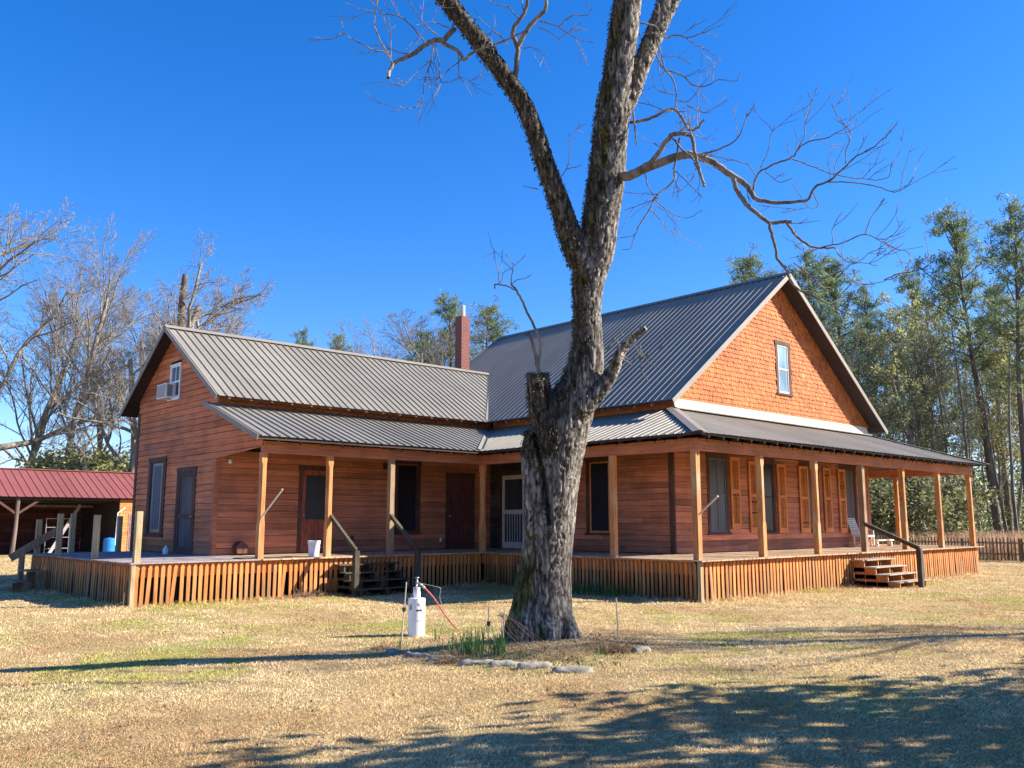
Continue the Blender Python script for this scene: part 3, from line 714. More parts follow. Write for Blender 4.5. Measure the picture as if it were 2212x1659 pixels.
# shingled gable
def shingles():
    r = random.Random(11); m = MB(); z = 5.27; row = 0
    while z < 9.7:
        h = .145; half = lambda zz: max(0, (9.86 - zz) / .737)
        a = 8.42 - half(z + h * .5) + r.uniform(0, .08); a_end = 8.42 + half(z + h * .5)
        while a < a_end - .04:
            wd = r.choice((.085, .10, .115, .13)); wd = min(wd, a_end - a)
            if not (8.18 < a + wd / 2 < 9.14 and 5.98 < z + .07 < 7.7):
                c = 1 + r.gauss(0, .13); cc = np.array([c, c * r.uniform(.92, 1.03), c * r.uniform(.8, 1.1)])
                if r.random() < .012 and a > 9 and z < 7: cc = np.array([1.15, 2.0, 3.6])
                zb = z - .02 + (r.uniform(-.022, .004)) * 1.2; zt = z + h + .05; o0 = .02 + r.uniform(0, .012); g = .004
                mid = a + wd / 2 + r.uniform(-.015, .015); low = .018
                vs = [PF.pt(a + g, zb + r.uniform(0, .012), o0 + .012), PF.pt(mid, zb - low * r.random(), o0 + .014), PF.pt(a + wd - g, zb + r.uniform(0, .012), o0 + .012), PF.pt(a + wd - g, zt, .008), PF.pt(a + g, zt, .008),
                      PF.pt(a + g, zb, 0), PF.pt(mid, zb, 0), PF.pt(a + wd - g, zb, 0)]
                m.add(vs, [[0, 1, 2, 3, 4], [5, 6, 1, 0], [6, 7, 2, 1], [0, 4, 5], [2, 7, 3]], cc)
            a += wd
        z += h; row += 1
    return m.build('gable_shingles', M['shingle'], house, label='orange cedar shingles filling the front gable')
shingles()
# chimney
ch = MB(); ch.box(4.15, 4.56, 6.1, 6.5, 6.4, 9.87); chim = ch.build('chimney', M['brick'], house)
p_ = MB(); p_.lathe((4.36, 6.3, 9.87), [(.1, 0), (.1, .43), (.085, .47)], 14); p_.build('flue_pipe', M['stick'], chim)
fl = MB(); fl.add([(4.565, 6.05, 7.3), (4.565, 6.55, 7.3), (4.95, 6.55, 7.75), (4.95, 6.05, 7.75), (4.565, 6.05, 7.0), (4.95, 6.05, 7.35), (4.565, 6.55, 7.0), (4.95, 6.55, 7.35)], [[0, 1, 2, 3], [4, 0, 3, 5], [1, 6, 7, 2], [3, 2, 7, 5]])
fl.build('chimney_flashing', M['roofcap'], chim)
# small fittings
def fitting(name, mat, c, prof, n=12, label=None):
    MB().lathe(c, prof, n).build(name, mat, house, smooth=True, label=label)
fitting('porch_lamp', M['rubber'], (-1.82, D - .09, 3.42), [(.02, 0), (.06, .03), (.065, .15), (.10, .17), (.02, .22)])
fitting('porch_lamp', M['whitepaint'], (-6.85, D - .08, 3.38), [(.03, 0), (.06, .04), (.05, .12), (.02, .14)])
part_box('outlet', M['whitepaint'], .38, .46, D - .04, D - .026, 1.2, 1.33)
part_box('outlet', M['rubber'], -2.95, -2.86, D - .04, D - .026, 1.3, 1.42)
bx_ = MB(); bx_.prism([(-6.62, 1.0), (-6.35, 1.0), (-6.32, 1.2), (-6.5, 1.32), (-6.66, 1.2)], 1, D - .28, D - .03); bx_.build('vent_box', M['trim'], house, label='small wooden box on the wall near the porch floor')
def stick(p, q, label):
    b = MB(); b.tube([p, q], .022, 8); b.build('pole_bracket', M['stick'], house, label=label)
stick((-7.19, -.1, 1.95), (-6.9, -.55, 2.62), 'short pale pole slanting off the left corner post')
stick((-.12, -7.85, 2.0), (-.12, -8.4, 2.42), 'short pale pole slanting off the front corner post')

# ------------------------------------------------------------------ things on and round the house
def string_lights(pts, label, seed):
    r = random.Random(seed); m = MB(); P = []; bl = []
    for (p, q) in zip(pts[:-1], pts[1:]):
        p = np.array(p, float); q = np.array(q, float); L = np.linalg.norm(q - p); n = max(2, int(L / .3))
        for k in range(n):
            a = p + (q - p) * k / n; b = p + (q - p) * (k + 1) / n; sg = r.uniform(.02, .07)
            for f in (0, .5): 
                c = a + (b - a) * f; c = c - np.array((0, 0, sg * (1 if f else 0))); P.append(c); 
                if r.random() < .7: bl.append(c)
    P.append(np.array(pts[-1])); m.tube(P, .006, 4)
    for c in bl: m.lathe((c[0], c[1], c[2] - .045), [(.004, 0), (.014, .012), (.012, .03), (.006, .045)], 6)
    o = m.build('string_lights', M['rubber'], label=label, cat='string lights', group='strings of lights under the eaves', base=pts[0])
string_lights([(-7.0, -.12, 3.85), (-.13, -.12, 3.85)], 'dark string of small bulbs stapled along the wing porch beam', 1)
string_lights([(-.12, -.3, 3.85), (-.12, -7.7, 3.85)], 'dark string of small bulbs stapled along the side porch beam', 2)
string_lights([(-.1, -7.83, 3.85), (16.9, -7.83, 3.85)], 'dark string of small bulbs stapled along the front porch beam', 3)
string_lights([(-6.9, D - .05, 5.12), (2.4, D - .05, 5.12)], 'dark string of small bulbs on the frieze between the two wing roofs', 4)
# air conditioner
ac = empty('air_conditioner', (-7.5, 6.2, 5.45), 'white window air conditioner sticking out of the attic window', 'air conditioner')
c = MB(); c.box(-7.45, -7.2, 5.72, 6.42, 5.47, 5.90); c.build('casing', M['white'], ac)
g = MB()
for k in range(12): g.box(-7.462, -7.4501, 5.76, 6.38, 5.5 + k * .032, 5.518 + k * .032)
g.build('coil_grille', plain('grey_coil', (.22, .22, .25), .6), ac)
g = MB()
for k in range(11): g.box(-7.42, -7.26, 5.71, 5.7199, 5.52 + k * .032, 5.54 + k * .032)
g.build('side_vents', plain('teal_vent', (.06, .13, .14), .5), ac)
c = MB(); c.box(-7.4, -7.22, 5.8, 5.86, 5.4, 5.43); c.box(-7.4, -7.36, 5.8, 5.86, 5.43, 5.468); c.build('bracket', M['stick'], ac)
# bucket
bk = empty('bucket', (-5.42, .42, HD), 'white plastic bucket on the porch beside the post', 'bucket')
b = MB(); b.lathe((-5.42, .42, HD), [(.128, 0), (.132, .01), (.150, .31), (.162, .312), (.162, .335), (.154, .337), (.155, .36), (.166, .362), (.166, .40), (.15, .40), (.135, .03)], 28); b.build('pail', M['white'], bk, smooth=False)
b = MB(); b.tube([(-5.42 + .17 * math.cos(t), .42 + .17 * math.sin(t) * .98, HD + .33 - .12 * math.sin(t - 3.6)) for t in np.linspace(3.6, 6.2, 12)], .004, 5); b.build('handle', M['metalgray'], bk)
# rolled rug / mats on deck near left corner
ru = MB(); ru.box(-7.6, -6.3, -.05, .5, HD + .002, HD + .02, (.5, .5, .5)); ru.build('door_mat', plain('dark_matted_rug', (.09, .08, .08), .95, .5, 30), label='flattened dark rug lying at the corner post of the wing porch', cat='rug')
# plastic jug on the deck
jg = MB(); jg.lathe((-7.62, 4.6, HD), [(.07, 0), (.08, .02), (.08, .14), (.03, .2), (.03, .23)], 12); jg.build('plastic_jug', M['white'], label='small white jug standing on the open deck by the shed side', cat='jug')
# wicker chair on the front porch
wc = empty('wicker_chair', (12.75, -5.6, HD), 'pale wicker rocking chair at the far end of the front porch', 'chair')
def wick(cx, cy):
    s = MB(); s.box(cx - .28, cx + .28, cy - .26, cy + .26, HD + .36, HD + .42); s.build('seat', M['wicker'], wc)
    bb = MB()
    for k in range(9): z = HD + .46 + k * .065; bb.bar((cx - .27, cy + .27 + k * .022, z), (cx + .27, cy + .27 + k * .022, z), .03, .045)
    for s_ in (-.27, .27): bb.bar((cx + s_, cy + .26, HD + .4), (cx + s_, cy + .48, HD + 1.06), .04, .04)
    bb.build('backrest', M['wicker'], wc)
    for sx in (-.25, .25):
        for sy in (-.23, .23): MB().bar((cx + sx, cy + sy, HD + .05), (cx + sx, cy + sy, HD + .36), .04, .04).build('leg', M['wicker'], wc)
        ar = MB(); ar.bar((cx + sx * 1.1, cy - .27, HD + .62), (cx + sx * 1.1, cy + .34, HD + .62), .06, .03); ar.bar((cx + sx * 1.1, cy - .22, HD + .42), (cx + sx * 1.1, cy - .22, HD + .6), .035, .035); ar.build('armrest', M['wicker'], wc)
        MB().tube([(cx + sx, cy + t * .42, HD + .03 + .06 * t * t) for t in np.linspace(-1, 1, 8)], .02, 6).build('rocker', M['wicker'], wc)
wick(12.75, -5.6)
tb = empty('low_bench', (14.2, -5.6, HD), 'low pale wooden bench beside the wicker chair on the porch', 'bench')
MB().box(13.6, 14.9, -5.7, -5.45, HD + .2, HD + .24).build('seat', M['newboard'], tb)
for x in (13.7, 14.8): MB().box(x - .03, x + .03, -5.66, -5.49, HD + .004, HD + .2).build('leg', M['newboard'], tb)

# ------------------------------------------------------------------ tree tools
def catmull(P, k=6):
    P = np.asarray(P, float); Q = np.vstack([2 * P[0] - P[1], P, 2 * P[-1] - P[-2]]); out = []
    for i in range(1, len(Q) - 2):
        for t in np.arange(k) / k:
            a, b, c, d = Q[i - 1], Q[i], Q[i + 1], Q[i + 2]
            out.append(.5 * (2 * b + (c - a) * t + (2 * a - 5 * b + 4 * c - d) * t * t + (3 * b - a - 3 * c + d) * t ** 3))
    out.append(Q[-2]); return np.array(out)
class Tubes:
    """fast collector of tapering tubes"""
    def __init__(s): s.V = []; s.F = []; s.C = []; s.n = 0
    def tube(s, P, r, n=4, col=1.0):
        P = np.asarray(P, float); m = len(P); r = np.broadcast_to(np.asarray(r, float), (m,))
        T = np.empty_like(P); T[1:-1] = P[2:] - P[:-2]; T[0] = P[1] - P[0]; T[-1] = P[-1] - P[-2]
        T /= np.sqrt((T * T).sum(1))[:, None] + 1e-9
        A = np.stack([-T[:, 1], T[:, 0], np.full(m, 1e-3)], 1) if abs(T[:, 2]).max() < .95 else np.stack([np.zeros(m), T[:, 2], -T[:, 1]], 1)
        A /= np.sqrt((A * A).sum(1))[:, None] + 1e-9
        B = np.cross(T, A); an = np.arange(n) * 2 * math.pi / n
        V = P[:, None] + r[:, None, None] * (A[:, None] * np.cos(an)[None, :, None] + B[:, None] * np.sin(an)[None, :, None])
        s.V.append(V.reshape(-1, 3)); i, j = np.meshgrid(np.arange(m - 1), np.arange(n), indexing='ij'); i = i.ravel(); j = j.ravel(); jj = (j + 1) % n
        s.F.append(np.stack([i * n + j, i * n + jj, (i + 1) * n + jj, (i + 1) * n + j], 1) + s.n); s.n += m * n
        s.C.append(np.tile(np.broadcast_to(np.asarray(col, float), (3,)), (m * n, 1)))
    def build(s, name, m, parent=None, **k):
        return rawmesh(name, np.concatenate(s.V), np.concatenate(s.F), np.concatenate(s.C), m, parent, smooth=True, **k)
def leafcloud(name, P, size, m, parent, rng, aspect=.5, col=None, droop=0, **k):
    """one small bent leaf (two triangles as a quad) at each point"""
    n = len(P); d = rng.normal(size=(n, 3)); d[:, 2] -= droop; d /= np.linalg.norm(d, axis=1, keepdims=True)
    e = np.cross(d, rng.normal(size=(n, 3))); e /= np.linalg.norm(e, axis=1, keepdims=True) + 1e-9
    L = (size * rng.uniform(.6, 1.3, n))[:, None]; W = L * aspect
    V = np.stack([P, P + d * L * .5 + e * W * .5, P + d * L, P + d * L * .5 - e * W * .5], 1).reshape(-1, 3)
    F = np.arange(n * 4).reshape(-1, 4)
    c = rng.normal(1, .25, n).clip(.4, 1.8)[:, None] * (np.ones(3) if col is None else 1) * np.stack([rng.normal(1, .1, n), np.ones(n), rng.normal(1, .12, n)], 1)
    if col is not None: c = c * col
    return rawmesh(name, V, F, np.repeat(c, 4, 0).clip(0.02, 4), m, parent, **k)
def wander(rng, p, d, L, seg, wob, up):
    n = max(3, int(L / seg) + 1); P = [np.array(p, float)]; d = np.array(d, float)
    for _ in range(n - 1):
        d = d + rng.normal(0, wob, 3) + np.array((0, 0, up)); d /= np.linalg.norm(d); P.append(P[-1] + d * L / (n - 1))
    return np.array(P), d
def grow(rng, T, tips, p, d, L, r, lvl, maxl, prm):
    P, _ = wander(rng, p, d, L, prm.get('seg', .5) * (1 if lvl == 0 else .8), prm['wob'] * (.5 if lvl == 0 else 1), prm['up'] * (1 if lvl else 0))
    rr = r * (1 - np.linspace(0, 1, len(P)) * (.6 if lvl < maxl else .75)); T.tube(P, np.maximum(rr, prm['rmin']), 7 if lvl == 0 else (4 if lvl < 3 else 3))
    if lvl >= maxl: tips.append(P[1:]); return
    nb = prm['nb'][lvl]; st = prm['start'] if lvl == 0 else .18
    for k in range(nb):
        f = st + (1 - st) * (k + rng.uniform(.1, .9)) / nb; i = min(int(f * (len(P) - 1)), len(P) - 2); q = P[i] + (P[i + 1] - P[i]) * (f * (len(P) - 1) - i)
        t = P[i + 1] - P[i]; t /= np.linalg.norm(t); s_ = rng.normal(size=3); s_ -= t * (s_ @ t); s_ /= np.linalg.norm(s_)
        ang = prm['ang'] * rng.uniform(.7, 1.3); dd = t * math.cos(ang) + s_ * math.sin(ang)
        ln = L * prm['len'][lvl] * (1.15 - .55 * f) * rng.uniform(.7, 1.2)
        grow(rng, T, tips, q, dd, ln, max(r * (1 - .6 * f) * prm['rat'], prm['rmin']), lvl + 1, maxl, prm)

# ------------------------------------------------------------------ the big bare tree in front of the house
TB = at(1170, 1372, 12.05); TB[2] = float(gh(TB[0], TB[1]))
pecan = empty('bare_shade_tree', TB, 'huge forked bare tree with furrowed grey bark in front of the house', 'tree')
trunk_sk = [  # (x, y, width px) in the picture at 2212, depth
    ([(1168, 1420, 186), (1168, 1385, 162), (1171, 1340, 144), (1173, 1290, 132), (1178, 1230, 120), (1184, 1160, 118), (1189, 1100, 121), (1195, 1040, 124), (1203, 980, 124), (1216, 920, 124), (1236, 870, 108), (1256, 820, 88), (1268, 770, 74), (1270, 720, 68), (1268, 660, 68), (1272, 600, 76), (1288, 540, 84), (1296, 480, 82), (1308, 400, 84), (1316, 320, 82), (1327, 220, 78), (1342, 110, 64), (1356, 0, 60), (1364, -110, 56), (1375, -300, 48), (1390, -520, 38)], 12.1, .05),
    ([(1275, 600, 50), (1245, 540, 58), (1222, 480, 50), (1202, 420, 46), (1180, 360, 45), (1163, 310, 43), (1140, 245, 42), (1120, 205, 42), (1086, 160, 42), (1040, 95, 40), (1000, 42, 40), (955, -15, 42), (890, -110, 38), (820, -240, 34), (760, -420, 26)], 12.1, -.35),
    ([(1325, 300, 50), (1345, 240, 48), (1370, 190, 42), (1390, 130, 42), (1415, 70, 42), (1440, 12, 44), (1475, -60, 42), (1530, -190, 36), (1570, -380, 28)], 12.15, .5),
    ([(1196, 960, 80), (1176, 900, 64), (1165, 850, 58), (1163, 806, 54)], 12.0, -.1),
    ([(1250, 880, 70), (1300, 836, 38), (1324, 802, 27), (1337, 768, 20), (1356, 742, 17), (1378, 722, 15), (1396, 708, 13)], 12.0, -.3),
    ([(1175, 1000, 60), (1150, 960, 36), (1140, 930, 22)], 11.95, -.05), ([(1160, 1150, 60), (1146, 1050, 36), (1141, 985, 34), (1143, 940, 24)], 11.95, -.05)]
def skel(path, d0, dd):
    n = len(path); pts = np.array([at(x, y, d0 + dd * i / 10) for i, (x, y, w_) in enumerate(path)]); rad = np.array([w_ * .465 * (d0 + dd * i / 10) / FPX for i, (x, y, w_) in enumerate(path)])
    return pts, rad
def build_trunk():
    mb = MB(); skels = []
    for path, d0, dd in trunk_sk:
        pts, rad = skel(path, d0, dd); P = catmull(pts, 4); rr = catmull(np.stack([rad, rad, rad], 1), 4)[:, 0]
        mb.tube(P, rr, 20); skels.append((P, rr))
    for k in range(8):     # root flare
        a = k * 2 * math.pi / 8 + .3; b = TB + np.array((math.cos(a) * .15, math.sin(a) * .15, .95)); e = TB + np.array((math.cos(a) * .52, math.sin(a) * .52, -.15))
        mb.tube(catmull([b, (b + e) / 2 - np.array((math.cos(a), math.sin(a), 0)) * .07, e], 4), np.linspace(.2, .10, 9), 12)
    src = mb.build('tmp_trunk', None); 
    md = src.modifiers.new('r', 'REMESH'); md.mode = 'VOXEL'; md.voxel_size = .022
    dg = bpy.context.evaluated_depsgraph_get(); dg.update()
    me = bpy.data.meshes.new_from_object(src.evaluated_get(dg))
    n = len(me.vertices); V = np.empty(n * 3, np.float32); me.vertices.foreach_get('co', V); V = V.reshape(-1, 3).astype(float)
    NN = np.empty(n * 3, np.float32); me.vertex_normals.foreach_get('vector', NN); NN = NN.reshape(-1, 3).astype(float)
    m = len(me.polygons); F = np.empty(m * 4, np.int32); me.loops.foreach_get('vertex_index', F); F = F.reshape(-1, 4)
    bpy.data.objects.remove(src)
    S = np.concatenate([P for P, r in skels]); 
    sm = V.copy()   # smooth a little
    C = np.ones((n, 3)); nz = mnoise.noise; Vd = V.copy(); vv = Vector
    tl = {'h': V[:, 2] - TB[2]}
    lr = (V - TB) @ RT
    for i in range(n):
        x, y, z = V[i]; wx = .12 * nz(vv((x * 3, y * 3, z * 2)))
        h = nz(vv(((x + wx) * 24, (y + wx) * 24, z * 3.6))) * .66 + nz(vv(((x + wx) * 46, (y - wx) * 46, z * 9.))) * .34
        rdg = 1 - min(1, abs(h) * 2.6)         # 1 in the furrow
        big = nz(vv((x * 2.2, y * 2.2, z * 1.1)))
        Vd[i] += NN[i] * (.010 - .026 * rdg ** 2 + .03 * big)
        s_ = 1.35 - 1.1 * rdg ** 1.3
        lich = nz(vv((x * 3.1 + 9, y * 3.1, z * 1.5))); 
        dark = 1.0 if lich < .2 else .8
        col = (s_ * dark, s_ * dark, s_ * dark)
        C[i] = col
        left = NN[i] @ RT
        mo = min(1, max(0, (-left - .25) * 1.4 + lich * 1.6 + .35 * (1.0 - tl['h'][i]) - .25)) if tl['h'][i] < 1.6 else 0
        if mo > 0: C[i] *= np.array((1, 1, 1)) * (1 - mo) + np.array((.55, .62, .26)) * mo
        if left < -.1 and tl['h'][i] > 4 and NN[i][2] > -.2 and mnoise.noise(vv((x * 5, y * 5, z * 5))) > .28: C[i] *= (.85, .85, .35)
    px = 1106 + FPX * ((V - CAM) @ RT) / ((V - CAM) @ FW); py = 829.5 - FPX * ((V - CAM) @ UP) / ((V - CAM) @ FW)
    C[(px > 1312) & (py > 690) & (py < 805)] *= (1.9, 1.8, 1.65)     # pale stub: sunlit grey lichen lightened into its colour
    fern_shade = ((px < 1262) & (py < 540)) | (((NN @ RT) < -.15) & (py < 900) & (px < 1350)) | ((px < 1205) & (py > 790) & (py < 990)); C[fern_shade] *= (.5, .48, .42)     # fern cover, plus shade of the left sides darkened into the bark
    cl = 1158 + (py - 950) * .16; q = np.clip(1 - np.abs(px - cl) / (5 + 6 * np.sin(np.clip((py - 935) / 200, 0, 1) * math.pi)), 0, 1) * ((py > 935) & (py < 1135)) * ((NN @ FW) < 0)
    Vd -= NN * (q * .09)[:, None]; C *= (1 - .75 * np.clip(q * 2, 0, 1))[:, None]     # old wound hollowed into the left lobe, its inner shade painted dark
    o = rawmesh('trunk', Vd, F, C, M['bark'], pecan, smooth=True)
    return Vd, NN, skels
TV, TN, TSK = build_trunk()
# resurrection fern / curled leaves clinging to the shaded side
def ferns():
    r = np.random.default_rng(4); n = len(TV); lr = (TV - TB) @ RT; h = TV[:, 2] - TB[2]; left = TN @ RT; fr = -(TN @ FW)
    # local position: limb sides
    px = 1106 + FPX * ((TV - CAM) @ RT) / ((TV - CAM) @ FW); py = 829.5 - FPX * ((TV - CAM) @ UP) / ((TV - CAM) @ FW)
    wgt = np.zeros(n)
    ll = (px < 1250 - (520 - py) * -.0) & (py < 540) & (px < 1262)      # left limb: both sides
    wgt[ll] = .9 * (np.abs(left[ll]) > .55) + .16
    rt = (py < 600) & (px >= 1262); wgt[rt] = .95 * (left[rt] < -.6) + .14 * (left[rt] < 0)
    mid = (py >= 430) & (py < 900); wgt[mid] = np.maximum(wgt[mid], .9 * (left[mid] < -.5) + .22 * (left[mid] < -.0) + .35 * ((py[mid] < 640) & (px[mid] < 1290)))
    st = (px < 1205) & (py > 790) & (py < 985); wgt[st] = 1.4
    kn = (px > 1232) & (px < 1292) & (py > 650) & (py < 705); wgt[kn] = 1.6
    sec = (px > 1355) & (py < 260); wgt[sec] = .4
    wgt[(py > 985)] *= .0; wgt[(py < 985) & (left > .1)] *= .15; wgt *= (fr > -.5)
    idx = r.choice(n, 6000, p=wgt / wgt.sum()); P = TV[idx] + TN[idx] * .005; Nn = TN[idx]; k = len(idx)
    # curled strips: out, then hanging
    d0 = Nn + r.normal(0, .45, (k, 3)) + (0, 0, .15); d0 /= np.linalg.norm(d0, axis=1, keepdims=True)
    L = r.uniform(.016, .042, (k, 1)); sd = np.cross(d0, (0, 0, 1)) + r.normal(0, .3, (k, 3)); sd /= np.linalg.norm(sd, axis=1, keepdims=True); wd = L * r.uniform(.16, .32, (k, 1))
    p1 = P + d0 * L * .55; d1 = d0 * .6 + np.array((0, 0, -.75)) + r.normal(0, .25, (k, 3)); p2 = p1 + d1 * L * .5; p3 = p2 + (d1 * .2 + np.array((0, 0, -.9))) * L * .35 - d0 * L * .2
    rows = []
    for q, ww in ((P, .35), (p1, 1), (p2, .9), (p3, .15)): rows += [q - sd * wd * ww, q + sd * wd * ww]
    V = np.stack(rows, 1).reshape(-1, 3); b = np.arange(k)[:, None] * 8
    F = np.concatenate([b + np.array([0, 1, 3, 2]), b + np.array([2, 3, 5, 4]), b + np.array([4, 5, 7, 6])])
    c = r.normal(1, .35, (k, 1)).clip(.3, 2.2) * np.array([[1, 1, 1.]]); gold = r.random(k) < .14; c[gold] *= (2.4, 1.7, .9); drk = r.random(k) < .45; c[drk] *= (.45, .4, .5)
    rawmesh('clinging_fern', V, F, np.repeat(c, 8, 0), M['fern'], pecan)
ferns()
# limbs with twigs: hand-placed main lines, small twigs added
TW = Tubes(); 
def S2(x, y): return (1290.5 + x * .3779, y * .3779)
def S1(x, y): return (700.5 + x * .3, y * .3)
def S3(x, y): return (1032 + x * .289, 479 + y * .289)
def limb(conv, pts, w0, w1, d0, d1, twig=.6, seed=0, n=5, tl=.55):
    r = np.random.default_rng(seed + 100); px = [conv(*p) for p in pts]; m = len(px)
    P = catmull(np.array([at(x, y, d0 + (d1 - d0) * i / max(1, m - 1)) for i, (x, y) in enumerate(px)]), 5)
    P[1:-1] += r.normal(0, .004, P[1:-1].shape)
    k = len(P); rad = np.linspace(w0, w1, k) / 2 * d0 / FPX; TW.tube(P, np.maximum(rad, .0048), n)
    # side twigs
    Ls = np.linalg.norm(np.diff(P, axis=0), axis=1).sum()
    for _ in range(int(Ls * twig * 4.2)):
        i = r.integers(max(1, int(k * .25)), k - 1); t = P[i + 1] - P[i]; t /= np.linalg.norm(t)
        s_ = r.normal(size=3); s_ -= t * (s_ @ t); s_ /= np.linalg.norm(s_); d = t * .75 + s_ * .8 + np.array((0, 0, .25)); d /= np.linalg.norm(d)
        L = tl * r.uniform(.35, 1.2); Q, e = wander(r, P[i], d, L, .09, .17, .04); TW.tube(Q, np.linspace(max(.0048, rad[i] * .4), .0032, len(Q)), 3)
        for _2 in range(r.integers(1, 4)):
            j = r.integers(1, len(Q) - 1) if len(Q) > 2 else 1; s2 = r.normal(size=3); d2 = (Q[j] - Q[j - 1]); d2 /= np.linalg.norm(d2); d2 = d2 * .8 + s2 * .45; d2 /= np.linalg.norm(d2)
            Q2, _e = wander(r, Q[j], d2, L * r.uniform(.25, .55), .07, .16, .05); TW.tube(Q2, np.linspace(.004, .0027, len(Q2)), 3)
A = S2
